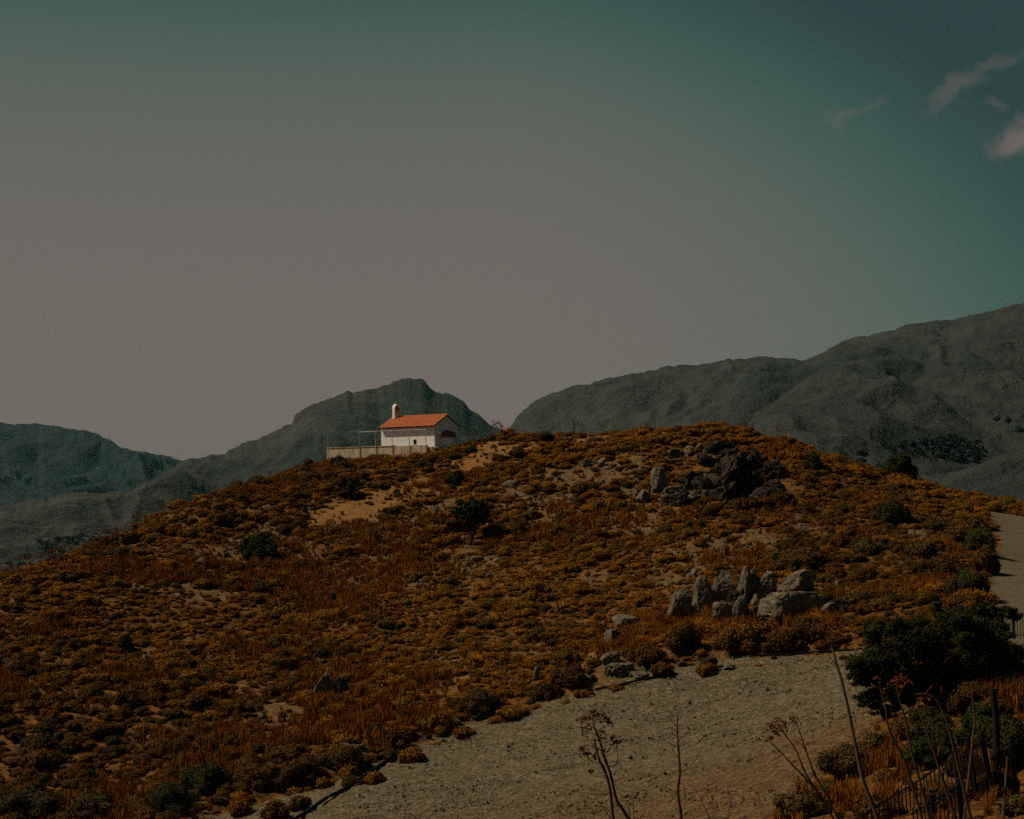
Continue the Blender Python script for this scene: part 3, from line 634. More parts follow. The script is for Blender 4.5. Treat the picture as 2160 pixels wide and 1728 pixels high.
RWS = 6; dome = [(B_ + .01 + rr * math.cos(math.pi / 2 * q / RWS) * math.sin(math.pi * i / K), WID / 2 - rr * math.cos(math.pi / 2 * q / RWS) * math.cos(math.pi * i / K), az0 + .80 * math.sin(math.pi / 2 * q / RWS) + (.0 if i % 2 else .035) * (1 - q / RWS)) for q in range(RWS + 1) for i in range(K + 1)]
ar.add(dome, [(q * (K + 1) + i, q * (K + 1) + i + 1, (q + 1) * (K + 1) + i + 1, (q + 1) * (K + 1) + i) for q in range(RWS) for i in range(K)])
ar.build('apse_roof', M['tile_dark'], apse)
KEEP.append((*(corner + ax * 3.7 + inn * 2.3)[:2], 5.2))

# terrace wall in front of the chapel
tw = obj('terrace_wall', None); tw.matrix_world = CH
tag(tw, 'low stained concrete terrace wall in front of the chapel', 'wall')
yw = -1.25; xl = -14.6
top0 = .16
def wall_seg(x0, x1, nm='wall_panel'):
    w_ = MB(); w_.box((x0, yw, -2.6), (x1, yw + .25, top0)); w_.build(nm, M['concrete'], tw)
for x0, x1 in ((xl, -9.64), (-9.635, -7.30), (-7.295, -4.75), (-4.745, -.2)): wall_seg(x0, x1)
cp = MB(); cp.box((xl - .04, yw - .05, top0 + .002), (-4.7, yw + .29, top0 + .08)); cp.build('coping', M['concrete'], tw)
rw = MB(); rw.box((xl, yw + .252, -2.6), (xl + .25, 5.4, top0)); rw.build('return_wall', M['concrete'], tw)
fl_ = MB(); fl_.box((xl + .252, yw + .252, -2.6), (-LEN - .005, 5.4, -.02)); fl_.box((-LEN - .004, yw + .252, -2.6), (1.2, -.004, -.03)); fl_.build('terrace_floor', M['concrete'], tw)
KEEP.append((*(corner + ax * 11 + inn * 1.5)[:2], 4.0))
KEEP.append((*(corner + n2 * 2.4 + inn * .6)[:2], 2.3)); KEEP.append((*(corner + n2 * 1.0 + n1 * 1.2)[:2], 1.6))
for q in np.linspace(-.5, 14.5, 16): KEEP.append((*(corner + ax * q + n1 * 3.0)[:2], 1.7))
# pipe frame standing along the terrace wall
pf = obj('pipe_frame', None); pf.matrix_world = CH
tag(pf, 'thin metal pipe frame of posts and top rail before the chapel wall', 'frame')
for x, zt, zb_ in ((-9.70, 1.86, -1.7), (-7.33, 1.86, -1.7), (-4.96, 1.86, -1.7), (-2.55, 1.86, -1.4), (-.25, 1.86, -.8)):
    q = MB(); q.tube([(x, yw - .075, zb_), (x, yw - .075, zt)], .042, 6); q.build('post', M['metal'], pf)
q = MB(); q.tube([(-9.76, yw - .075, 1.90), (-.2, yw - .075, 1.90)], .038, 6); q.build('top_rail', M['metal'], pf)
tp = MB(); tp.tube([(xl + .1, yw + .1, top0), (xl + .1, yw + .1, 1.75)], .028, 5); o = tp.build('metal_post', M['metal']); o.matrix_world = CH
tag(o, 'thin lone metal post at left end of the terrace wall', 'post')

# ------------------------------------------------------------------ boulders
ROCKN = [0]
def boulder(px, py, w, h, label, depth=.8, taper=.25, lean=0.0, tilt=0.0, dark=False, sub=5, cuts=9, rough=.13, fork=0, name='boulder', group=None, sink=.22, seed=None, fwd=0.0, lift=0.0, turn=.5):
    p = hitH(px, py); k = pxm(p); ROCKN[0] += 1; sd = seed or 700 + ROCKN[0] * 3
    W_, H_ = w * k, h * k
    me = rock_mesh(name, sd, (W_ / 2, W_ / 2 * depth, H_ * (1 + sink) / 2), M['rock_dark' if dark else 'rock'], sub, taper, (lean, 0), cuts, rough, fork)
    o = obj(name, me, loc=(p[0], p[1] + W_ / 2 * depth * .5 + fwd, p[2] + H_ * (1 - sink) / 2 + lift), rot=(0, tilt, turn))
    tag(o, label, 'rock', group or 'limestone boulders on the hill'); KEEP.append((p[0], p[1] + W_ * .25, W_ * .42)); KEEP.append((p[0], p[1] - .35, W_ * .36)); return o
BC = 'standing boulders above the clearing'
boulder(1440, 1316, 80, 72, 'pointed leaning slab at left end of the boulder cluster', .55, 0.43, .10, group=BC, rough=.10)
boulder(1489, 1294, 63, 80, 'tall rough boulder just right of the pointed slab', .7, 0.24, .18, group=BC, rough=.14)
boulder(1525, 1282, 52, 78, 'flat topped stone pillar in the boulder cluster', .7, 0.06, .05, group=BC, rough=.10, cuts=7)
boulder(1581, 1268, 63, 74, 'pale forked standing stone in middle of the cluster', .6, 0.17, .12, group=BC, fork=.5, rough=.14)
boulder(1621, 1264, 57, 57, 'rounded pitted boulder right of the forked stone', .8, 0.17, -.05, group=BC, rough=.17)
boulder(1676, 1309, 162, 69, 'largest blocky boulder of the cluster with dark front', .65, 0.15, .10, group=BC, cuts=8, rough=.11)
boulder(1688, 1262, 91, 36, 'tilted slab lying on top of the largest boulder', .7, 0.17, .0, tilt=-.42, group=BC, fwd=1.3, lift=.35, rough=.10, turn=.15)
boulder(1523, 1321, 63, 53, 'low jagged boulder in front of the stone pillar', .8, 0.24, .12, group=BC, rough=.2)
boulder(1566, 1315, 63, 61, 'dark crumbling boulder at front centre of cluster', .8, 0.28, .05, group=BC, rough=.2)
boulder(1596, 1278, 30, 25, 'small pale round stone between the larger boulders', .9, 0.14, group=BC, sub=4)
boulder(1752, 1302, 46, 29, 'low pale stone at right foot of the largest boulder', .8, 0.21, group=BC, sub=4)
boulder(1780, 1292, 66, 29, 'flat dark topped ledge right of the boulder cluster', .8, 0.07, group=BC, dark=True, sub=4)
boulder(1462, 1312, 40, 34, 'rough rock wedged beside the pointed slab', .8, .25, .1, group=BC, rough=.2)
boulder(1548, 1290, 44, 46, 'dark rock filling the gap behind the pillar', .8, .2, .0, group=BC, rough=.2, dark=True)
boulder(1612, 1306, 50, 40, 'dark rock between the crumbling boulder and the largest one', .8, .2, .0, group=BC, rough=.2, dark=True)
boulder(1291, 1366, 56, 38, 'pale arched boulder left of the standing cluster', .7, .25, .15, rough=.15)
boulder(1322, 1318, 78, 20, 'flat pale slab lying behind the arched boulder', .8, .2, .2, sub=4)
boulder(1373, 1341, 26, 14, 'small pale stone between arched boulder and cluster', .8, .3, sub=4)
boulder(1134, 1436, 24, 28, 'small upright pale stone above the gravel edge', .8, .35, sub=4)
boulder(1290, 1402, 56, 26, 'rough pale ledge above the jagged outcrop', .8, .2, .1, rough=.2)
boulder(1296, 1432, 82, 36, 'jagged outcrop of broken rock at the clearing edge', .8, .25, .2, rough=.24)
boulder(1492, 1412, 52, 24, 'dark flat rock on the clearing edge below the cluster', .8, .2, .1, dark=True)
boulder(1543, 1414, 36, 15, 'pale low rock beside the dark flat rock', .8, .2, sub=4)
boulder(1352, 1432, 40, 14, 'flat pale slab half buried at the clearing edge', .8, .1, sub=4)
boulder(680, 1474, 52, 54, 'weathered grey boulder alone on the lower slope', .7, .3, .12, rough=.13)
boulder(718, 1464, 38, 42, 'smaller boulder leaning on the lone grey boulder', .8, .3, -.1, rough=.15, dark=True)
boulder(56, 1590, 44, 38, 'dark rounded rock at left of the lower left outcrop', .8, .2, .1, dark=True)
boulder(92, 1578, 38, 28, 'middle rock of the lower left outcrop', .8, .25, dark=True)
boulder(122, 1572, 34, 24, 'right hand rock of the lower left outcrop', .8, .25, dark=True)
boulder(1386, 1040, 50, 56, 'tall rock with bright left face below the hilltop', .9, .42, .25, rough=.12, seed=741)
boulder(1356, 1062, 40, 30, 'pale slanting rock at left foot of the crag', .8, .4, .3)
boulder(1420, 1062, 90, 38, 'long rock ledge in front of the crag', .5, .2, .1, rough=.2)
boulder(1480, 1062, 70, 30, 'broken ledge at base of the dark crag', .6, .2, .1, rough=.22)
boulder(1452, 962, 44, 24, 'pale rock with shaded side near the hill crest', .8, .35, .2)
boulder(1478, 948, 24, 12, 'small pale slab just under the hill crest', .8, .3, sub=4)
boulder(1420, 968, 34, 20, 'dark tilted rock left of the crest rock', .8, .3, .2, dark=True)
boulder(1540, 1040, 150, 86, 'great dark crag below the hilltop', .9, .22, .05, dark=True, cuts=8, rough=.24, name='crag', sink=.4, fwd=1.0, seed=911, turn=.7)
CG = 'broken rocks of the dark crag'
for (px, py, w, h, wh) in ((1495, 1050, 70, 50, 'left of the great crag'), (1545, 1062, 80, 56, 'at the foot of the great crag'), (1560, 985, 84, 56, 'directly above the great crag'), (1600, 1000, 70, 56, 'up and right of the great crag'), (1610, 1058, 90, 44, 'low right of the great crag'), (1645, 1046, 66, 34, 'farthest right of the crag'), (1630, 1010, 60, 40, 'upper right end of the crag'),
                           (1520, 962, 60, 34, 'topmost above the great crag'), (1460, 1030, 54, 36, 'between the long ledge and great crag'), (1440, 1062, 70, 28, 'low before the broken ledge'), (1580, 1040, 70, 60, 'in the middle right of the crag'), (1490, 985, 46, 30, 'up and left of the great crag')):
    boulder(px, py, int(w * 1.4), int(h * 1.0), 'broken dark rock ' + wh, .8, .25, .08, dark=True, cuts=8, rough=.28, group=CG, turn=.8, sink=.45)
for k_, (px, py, w, h) in enumerate(((1440, 1408, 24, 12), (1412, 1416, 18, 10), (1330, 1428, 26, 14), (1250, 1440, 28, 16), (1222, 1456, 22, 12), (1180, 1462, 20, 12), (1118, 1488, 26, 12), (1085, 1500, 18, 10), (1058, 1508, 22, 12), (1004, 1518, 30, 16), (962, 1532, 26, 14), (940, 1520, 24, 14), (905, 1560, 20, 12), (890, 1540, 30, 18), (815, 1575, 36, 24), (785, 1558, 40, 30), (760, 1584, 30, 18), (735, 1590, 44, 20), (700, 1602, 30, 16), (660, 1612, 26, 14), (845, 1610, 20, 12), (600, 1655, 20, 12), (548, 1672, 24, 12), (470, 1700, 26, 14))):
    boulder(px, py, w, h, 'broken rubble rock on the clearing bank, %s from the right' % ('first second third fourth fifth sixth seventh eighth ninth tenth eleventh twelfth thirteenth fourteenth fifteenth sixteenth seventeenth eighteenth nineteenth twentieth twenty-first twenty-second twenty-third twenty-fourth'.split()[k_]), .8, .2, .1, rough=.24, sub=4, group='rubble along the bank', dark=k_ % 3 == 0, cuts=12)
boulder(918, 1092, 24, 26, 'upright grey rock left of the small tree', .8, .3, sub=4)
boulder(945, 1090, 26, 16, 'low grey rock beside the small tree', .8, .3, sub=4)
boulder(1006, 1184, 32, 10, 'flat pale slab below the small tree', .8, .1, sub=4)
boulder(1195, 1296, 34, 12, 'pale slab beside a fallen branch mid slope', .8, .1, sub=4)
boulder(1075, 1030, 40, 18, 'grey outcrop right of the small tree', .8, .2, rough=.2, sub=4)
boulder(1235, 985, 36, 18, 'pale outcrop left below the hill crest', .8, .3, .2, rough=.2, sub=4)
boulder(1268, 985, 26, 20, 'small pointed rock left below the hill crest', .8, .4, .2, sub=4)
boulder(2052, 1112, 30, 14, 'pale rocks on the slope beside the road bend', .8, .3, rough=.2, sub=4)
boulder(2018, 1204, 26, 9, 'pale rock under shrubs near the road', .8, .2, sub=4)

# ------------------------------------------------------------------ large shrubs and trees
def shrub_thing(px, py, w, h, kind, label, name='shrub', group='large shrubs on the hill', n=2600, size=None, k=9, fill=.15):
    n = int(n * 2.3); k += 6
    p = hitH(px, py); s = pxm(p); W_, H_ = w * s / 2, h * s; sz = (size or max(.05, 2.8 * s)) / W_
    me = bush_mesh(name, 1200 + len(KEEP) * 7, M[kind], n, sz, 1.0, H_ / W_, k, fill)
    o = obj(name, me, loc=(p[0], p[1] + W_ * .35, p[2] - .05), scale=(W_, W_, W_), rot=(0, 0, random.uniform(0, 6)))
    tag(o, label, 'shrub', group); KEEP.append((p[0], p[1] + W_ * .3, W_ * .75)); return o
shrub_thing(543, 1182, 80, 62, 'green', 'round dark green bush standing out on the left slope')
shrub_thing(1046, 1140, 66, 38, 'brown', 'dark low bush right of the small tree')
shrub_thing(963, 1024, 44, 34, 'green', 'dark bush on the golden path below the chapel')
shrub_thing(740, 1056, 26, 40, 'green', 'narrow dark green bush beside the golden patch')
shrub_thing(1906, 1016, 70, 62, 'green', 'rounded evergreen bush on the right skyline', n=3200)
shrub_thing(1718, 992, 44, 38, 'green', 'dark bush just below the right skyline')
shrub_thing(1885, 1106, 76, 54, 'green', 'dark green bush on the right slope above the tree')
shrub_thing(1700, 1206, 150, 58, 'brown', 'broad dark thicket above the boulder cluster', n=4200, k=14)
shrub_thing(1655, 1196, 70, 40, 'olive', 'olive bush at left of the broad thicket')
shrub_thing(1605, 1030, 60, 40, 'brown', 'dark bush added in the crag to deepen its shade')  # the crag bushes here are added to deepen its shadow
shrub_thing(1650, 1070, 70, 34, 'brown', 'dark bush added as shade at right foot of the crag')
shrub_thing(1570, 1078, 80, 30, 'brown', 'dark bush added as shade below the crag')
shrub_thing(650, 990, 34, 22, 'brown', 'dark bush on the skyline left of the terrace')
shrub_thing(715, 984, 34, 24, 'green', 'spiky green bush at the foot of the terrace wall')
shrub_thing(508, 1066, 34, 26, 'brown', 'dark bush on the left skyline')
shrub_thing(262, 1374, 36, 36, 'green', 'small dark green bush on the left slope')
shrub_thing(425, 1680, 120, 66, 'green', 'wide dark green bush at the lower left bank', n=4200, k=13)
shrub_thing(350, 1722, 110, 66, 'green', 'dark green bush at bottom of the lower left bank', n=3600, k=12)
shrub_thing(60, 1735, 150, 66, 'green', 'dark bush in the bottom left corner', n=3600, k=12)
shrub_thing(190, 1728, 120, 50, 'olive', 'olive bush on the bottom edge left of the green ones', n=3000, k=12)
for i, (px, py, w, h, kd, lb) in enumerate((
        (1450, 1372, 100, 62, 'brown', 'dark rounded bush left on the bank under the cluster'), (1560, 1378, 110, 66, 'rust', 'broad rust bush in middle of the bank under the cluster'),
        (1655, 1376, 96, 52, 'brown', 'brown bush right on the bank under the cluster'), (1370, 1402, 90, 48, 'brown', 'brown bush above the jagged outcrop'),
        (1718, 1352, 84, 52, 'brown', 'dark bush under the largest boulder'), (1600, 1345, 70, 34, 'rust', 'rust shrub in front of the boulder cluster'),
        (1205, 1452, 90, 54, 'brown', 'dark bush left of the jagged outcrop'), (1150, 1475, 70, 38, 'brown', 'low dark bush on the clearing edge'),
        (1010, 1505, 110, 50, 'brown', 'wide brown bush on the bank near mid clearing'), (935, 1545, 70, 46, 'rust', 'rust bush on the bank left of mid clearing'),
        (870, 1608, 66, 34, 'rust', 'rounded bush beside the upper end of the black pipe'), (830, 1580, 70, 46, 'brown', 'dark bush above the black pipe'),
        (720, 1630, 120, 54, 'brown', 'wide dark bush in the shaded bank'), (640, 1652, 110, 54, 'brown', 'dark bush in the bank left of the pipe'),
        (560, 1668, 100, 56, 'brown', 'brown bush at left end of the bank'), (1495, 1424, 52, 26, 'rust', 'small rust bush at front of the dark flat rock'),
        (1300, 1458, 36, 14, 'rust', 'tiny rust shrub alone on the gravel below outcrop'), (1233, 1472, 44, 18, 'rust', 'small rust shrub on gravel edge left of the outcrop'),
        (1400, 1428, 60, 30, 'brown', 'low brown shrub on the upper gravel edge'), (978, 1556, 60, 20, 'rust', 'rust shrub at the gravel edge mid left'),
        (790, 1652, 50, 24, 'rust', 'rust shrub just right of the black pipe'), (680, 1662, 46, 22, 'rust', 'small rust shrub left of the black pipe'),
        (735, 1640, 50, 24, 'rust', 'low rust shrub on the ledge above the pipe'), (630, 1708, 54, 28, 'brown', 'small brown bush by the lower end of the pipe'),
        (580, 1730, 66, 40, 'brown', 'brown bush on the bottom edge left of the pipe'), (505, 1722, 70, 36, 'rust', 'rust shrub on the bottom edge by green bushes'))):
    shrub_thing(px, py, w, h, kd, lb, group='shrubs along the clearing edge', n=2200 if w > 60 else 1200)
for (px, py, w, h, kd, lb) in ((2030, 1150, 90, 46, 'brown', 'dark shrub beside the road bend'), (2075, 1170, 74, 62, 'green', 'dark tall shrub casting shade onto the road'), (2085, 1215, 60, 60, 'brown', 'brown shrub at the road edge'),
                               (2060, 1130, 64, 40, 'brown', 'upper dark shrub beside the road'), (1995, 1225, 90, 56, 'brown', 'brown shrub left of the road above the tree'), (2050, 1270, 110, 70, 'green', 'green bush between the tree and the road'),
                               (1950, 1180, 80, 40, 'olive', 'olive shrub midway between thicket and road'), (1830, 1170, 70, 34, 'olive', 'olive shrub right of the broad thicket')):
    shrub_thing(px, py, w, h, kd, lb, group='shrubs by the road', n=2400)

def tree(name, label, base_px, crown, trunks, leaf_n, leaf_m, mat, cat='tree', group=None, depth=None):
    p = hitH(*base_px) if depth is None else P(*base_px, depth)
    if depth is not None: p[2] = float(H(np.array([p[0]]), np.array([p[1]]))[0])
    s = pxm(p); root = obj(name, None, loc=p); tag(root, label, cat, group); rng = np.random.default_rng(len(KEEP) + 50)
    def loc(px, py, dy=0): q = P(px, py, p[1] + dy); return q - p
    lobes = []
    for (px, py, rx, ry, dy) in crown: q = loc(px, py, dy); lobes.append((*q, rx * s, (rx * s + ry * s) / 2, ry * s))
    sub = []
    for l in lobes:                                             # break each mass into leafy clumps with gaps between
        for _ in range(22):
            d = rng.normal(size=3); d /= np.linalg.norm(d); r = rng.uniform(.5, 1.08); f = rng.uniform(.13, .32)
            sub.append((l[0] + d[0] * l[3] * r, l[1] + d[1] * l[4] * r, l[2] + d[2] * l[5] * r, l[3] * f, l[4] * f, l[5] * f))
    parts = [leafcloud(rng, sub, leaf_n, leaf_m, .55, -99, 2.2), leafcloud(rng, [(*q[:3], q[3] * 1.5, q[4] * 1.5, q[5] * 1.5) for q in sub], leaf_n // 4, leaf_m, .25, -99, 2.2), leafcloud(rng, [(*l[:3], l[3] * .8, l[4] * .8, l[5] * .8) for l in lobes], leaf_n // 12, leaf_m, .5, -99, 2.0)]
    v, f = join(parts); obj('crown', mesh('crown', v, f, mat), root)
    tr = MB()
    for tk in trunks:
        pts = [loc(px, py, dy) for (px, py, w, dy) in tk]; tr.tube(pts, [w * s / 2 for (_, _, w, _) in tk], 8)
    for l in lobes: 
        a = loc(*trunks[0][-1][:2], trunks[0][-1][3]); c_ = np.array(l[:3]); tr.tube([a, (a + c_) / 2 + rng.normal(0, .1, 3), c_], [trunks[0][-1][2] * s / 2.4, trunks[0][-1][2] * s / 4, .01], 5)
    tr.build('trunk', M['wood'], root, True); KEEP.append((p[0], p[1], .6)); KEEP.append((p[0] * .985, p[1] * .985, 1.5)); return root
tree('hillside_tree', 'small dark green tree with bent trunk in middle of the slope', (990, 1150), [(995, 1072, 30, 20, 0), (975, 1085, 20, 16, -.4), (1018, 1083, 20, 18, .5), (1000, 1098, 16, 12, 0), (985, 1108, 10, 8, .2)],
     [[(990, 1156, 8, 0), (994, 1138, 7, 0), (1003, 1118, 6, 0), (1000, 1100, 5, 0)]], 9000, .12, M['green'])
tree('roadside_tree', 'large spreading dark green tree between clearing and road', (1965, 1500), [(1985, 1320, 70, 40, 0), (1900, 1350, 70, 46, -1), (2060, 1350, 70, 44, .6), (1855, 1390, 55, 44, -1.2), (1960, 1410, 90, 50, 0), (2075, 1420, 74, 56, 0), (1850, 1440, 40, 30, -1.2), (1900, 1465, 40, 26, -1), (2120, 1390, 46, 50, .8), (2010, 1300, 40, 26, .8), (2030, 1460, 60, 30, 0), (2150, 1450, 46, 60, .4), (1835, 1475, 30, 18, -1.3), (1815, 1420, 26, 22, -1.4), (1870, 1500, 26, 14, -1)],
     [[(1975, 1545, 26, 0), (1972, 1490, 20, 0), (1975, 1430, 14, 0)], [(1975, 1500, 14, 0), (1910, 1440, 8, -.6), (1870, 1410, 5, -1)], [(1975, 1480, 12, 0), (2050, 1430, 8, .3), (2090, 1390, 5, .4)]], 120000, .050, M['green'])
tree('roadside_sapling', 'sparse green branch reaching up beside the road railing', (2120, 1420), [(2115, 1290, 24, 12, 0), (2095, 1320, 26, 22, 0), (2140, 1300, 14, 7, .2), (2080, 1290, 26, 16, 0)], [[(2120, 1430, 8, 0), (2110, 1360, 6, 0), (2105, 1320, 4, 0)]], 4200, .10, M['bright'])

# ------------------------------------------------------------------ scrub over the whole hill
gx = np.arange(-62, 66, .80); gy = np.arange(30, 182, .88)
GX, GY = np.meshgrid(gx, gy); GX = (GX + RNG.uniform(-.4, .4, GX.shape)).ravel(); GY = (GY + RNG.uniform(-.44, .44, GY.shape)).ravel()
k = (np.abs(GX) < .40 * GY + 6); GX, GY = GX[k], GY[k]
flp = fields(GX, GY); gp, rp, mg, mr, gd = flp; GZ = H(GX, GY, flp)
patch = fbm(GX * .11, GY * .11, seed=77, oct=4)                       # open stony or grassy lanes between the shrubs
lane = fbm(GX * .30 + GY * .10, GY * .42 - GX * .1, seed=78, oct=3)
near_right = (GX > 6 + (GY - 30) * .05) & (GY < 56)
dens = 1.02 - .40 * sstep(.16, .40, patch) - .42 * sstep(.22, .42, lane)
dens = np.where(GY > 112, dens * .92, dens) - .16 * sstep(-12, -30, GX) * sstep(95, 115, GY)
scr = np.zeros_like(GX)
for (px, py, rad) in SCREE: c_ = hit(px, py); scr = np.maximum(scr, sstep(rad * 1.2, rad * .2, np.hypot(GX - c_[0], (GY - c_[1]) * .6)))
dens = dens * (1 - .78 * scr)
dens = dens * (1 - .95 * gd) * np.where(gp > -.15, np.where((gp < 1.6) & (dline(GX, GY, EDGE) < 1.8), .22, 0), 1) * np.where(rp > -.5, 0, 1) * np.where(near_right, .05, 1) * np.where(GY < 50, .0, 1)
ok = RNG.random(len(GX)) < dens
for (x, y, r) in KEEP: ok &= np.hypot(GX - x, GY - y) > r + .15
sx_, sy_, sz_ = GX[ok], GY[ok], GZ[ok]
size = np.clip(.43 * np.exp(RNG.normal(0, .46, len(sx_))), .18, 1.15) * (1 + .25 * fbm(sx_ * .07, sy_ * .07, seed=4, oct=2))
size = size * (1 + .22 * sstep(100, 140, sy_))
hs = RNG.uniform(.58, .98, len(sx_)); rz_ = RNG.uniform(0, 6.28, len(sx_)); dk = np.clip(.18 + .9 * fbm(sx_ * .05, sy_ * .05, seed=61, oct=3) + .70 * sstep(0, -22, sx_) * sstep(98, 66, sy_) + .55 * sstep(12, 26, sx_) * sstep(125, 95, sy_), .05, .92)  # dark shrubs favoured lower left and right, painting in a corner vignette
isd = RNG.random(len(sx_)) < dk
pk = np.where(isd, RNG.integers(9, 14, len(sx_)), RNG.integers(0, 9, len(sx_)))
pp = np.stack([sx_, sy_, sz_], -1); ix, iy = proj(pp)
vis = (ix > 10) & (ix < 2150) & (iy > 900) & (iy < 1715)
rank = np.where(vis, size / sy_, 0); big = np.argsort(-rank)[:300]; isbig = np.zeros(len(sx_), bool); isbig[big] = True
LAND = ((680, 1450, 'the lone grey boulder'), (1440, 1290, 'the pointed slab'), (1676, 1290, 'the largest boulder'), (1291, 1350, 'the pale arched boulder'), (1296, 1415, 'the jagged outcrop'), (1134, 1425, 'the small upright stone'),
        (85, 1570, 'the lower left outcrop'), (425, 1660, 'the wide green bush'), (60, 1710, 'the corner bush'), (543, 1150, 'the round green bush'), (262, 1360, 'the small green bush'), (995, 1080, 'the small tree'), (1575, 1010, 'the dark crag'), (1700, 1180, 'the broad thicket'),
        (720, 1610, 'the shaded bank bush'), (1010, 1490, 'the wide brown bank bush'), (1885, 1080, 'the dark green slope bush'), (1180, 1285, 'the dead branch'), (1500, 1230, 'the stone pillar'), (1900, 1350, 'the spreading tree'), (2075, 1150, 'the road bend'), (1906, 995, 'the skyline evergreen'), (870, 1040, 'the golden patch'), (860, 930, 'the chapel'), (1780, 1640, 'the tallest fennel'), (740, 1660, 'the lower pipe'), (1540, 1405, 'the dark flat rock'), (1990, 1560, 'the fresh green shrub'), (1870, 1690, 'the iron fence'), (2080, 1620, 'the cane fence'), (2145, 1310, 'the road railing'), (2060, 1450, 'the tree foot'))
def ordw(n):
    u = ('', 'first', 'second', 'third', 'fourth', 'fifth', 'sixth', 'seventh', 'eighth', 'ninth', 'tenth', 'eleventh', 'twelfth', 'thirteenth', 'fourteenth', 'fifteenth', 'sixteenth', 'seventeenth', 'eighteenth', 'nineteenth')
    if n < 20: return u[n]
    t_ = {2: ('twent', 'twenty'), 3: ('thirt', 'thirty'), 4: ('fort', 'forty'), 5: ('fift', 'fifty')}[n // 10]
    return t_[0] + 'ieth' if n % 10 == 0 else t_[1] + '-' + u[n % 10]
ORD = ('nearest', 'second', 'third', 'fourth', 'fifth', 'sixth', 'seventh', 'eighth', 'ninth', 'tenth')
SECT = ('right of', 'up and right of', 'straight above', 'up and left of', 'left of', 'down and left of', 'straight below', 'down and right of')
def landmark_labels(kind, xy):
    out = [None] * len(xy); bins = {}
    for i, (x, y) in enumerate(xy):
        k_ = min(range(len(LAND)), key=lambda q: math.hypot(LAND[q][0] - x, LAND[q][1] - y)); dx, dy = x - LAND[k_][0], LAND[k_][1] - y
        bins.setdefault((k_, int(round(math.atan2(dy, dx) / (math.pi / 4))) % 8), []).append((math.hypot(dx, dy), i))
    for (k_, sc_), lst_ in bins.items():
        for r_i, (_, i) in enumerate(sorted(lst_)): out[i] = '%s %s %s, %s' % (kind, SECT[sc_], LAND[k_][2], ORD[0] if r_i == 0 else ordw(r_i + 1) + ' nearest')
    return out
zone_lab = lambda px, py: ('low rust brown cushion shrub crowded on the lower left slope' if px < 620 else 'low rust brown cushion shrub on the slope above the gravel bank' if px < 1250 else 'low rust brown cushion shrub around the boulders and the right hand slope')
big_lab = dict(zip(big, landmark_labels('rust cushion shrub', [(ix[i], iy[i]) for i in big])))
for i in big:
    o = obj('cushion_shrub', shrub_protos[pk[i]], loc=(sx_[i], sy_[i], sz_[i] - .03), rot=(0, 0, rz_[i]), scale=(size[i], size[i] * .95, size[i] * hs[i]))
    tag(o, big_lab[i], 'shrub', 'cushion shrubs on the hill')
r_ = ~isbig
cx_ = RNG.uniform(-62, 66, 30000); cy_ = 40 + 132 * RNG.random(30000); kk = np.abs(cx_) < .39 * cy_ + 5; cx_, cy_ = cx_[kk], cy_[kk]; fcv = fields(cx_, cy_)
sc2 = np.zeros_like(cx_)
for (px, py, rad) in SCREE: c_ = hit(px, py); sc2 = np.maximum(sc2, sstep(rad * 1.1, rad * .2, np.hypot(cx_ - c_[0], (cy_ - c_[1]) * .6)))
kk = (RNG.random(len(cx_)) < (1 - .86 * fcv[4]) * (1 - .92 * sc2) * (1 - .35 * sstep(108, 120, cy_))) & (fcv[0] < -.3) & (fcv[1] < -.6) & ~((cx_ > 6 + (cy_ - 30) * .05) & (cy_ < 56))
for (x, y, r) in KEEP: kk &= np.hypot(cx_ - x, cy_ - y) > r
cx_, cy_ = cx_[kk], cy_[kk]; cz_ = H(cx_, cy_); cs_ = RNG.uniform(.20, .46, len(cx_)); ch_ = RNG.uniform(.35, .75, len(cx_)); cr_ = RNG.uniform(0, 6.28, len(cx_))
cd_ = RNG.random(len(cx_)) < np.clip(.15 + .9 * fbm(cx_ * .05, cy_ * .05, seed=61, oct=3) + .65 * sstep(0, -22, cx_) * sstep(98, 66, cy_) + .5 * sstep(12, 26, cx_) * sstep(125, 95, cy_), .04, .9)  # same corner darkening put into the low scrub's colour mix
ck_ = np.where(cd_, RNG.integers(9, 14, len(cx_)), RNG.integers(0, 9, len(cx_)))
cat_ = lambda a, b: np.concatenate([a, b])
scatter('hillside_scrub', cat_(np.stack([sx_[r_], sy_[r_], sz_[r_] - .03], -1), np.stack([cx_, cy_, cz_ - .03], -1)), cat_(np.stack([0 * rz_[r_], 0 * rz_[r_], rz_[r_]], -1), np.stack([0 * cr_, 0 * cr_, cr_], -1)), cat_(np.stack([size[r_], size[r_] * .95, size[r_] * hs[r_]], -1), np.stack([cs_, cs_, cs_ * ch_], -1)), cat_(pk[r_], ck_), shrub_protos, 'rust brown cushion scrub covering the whole hill', 'scrub')

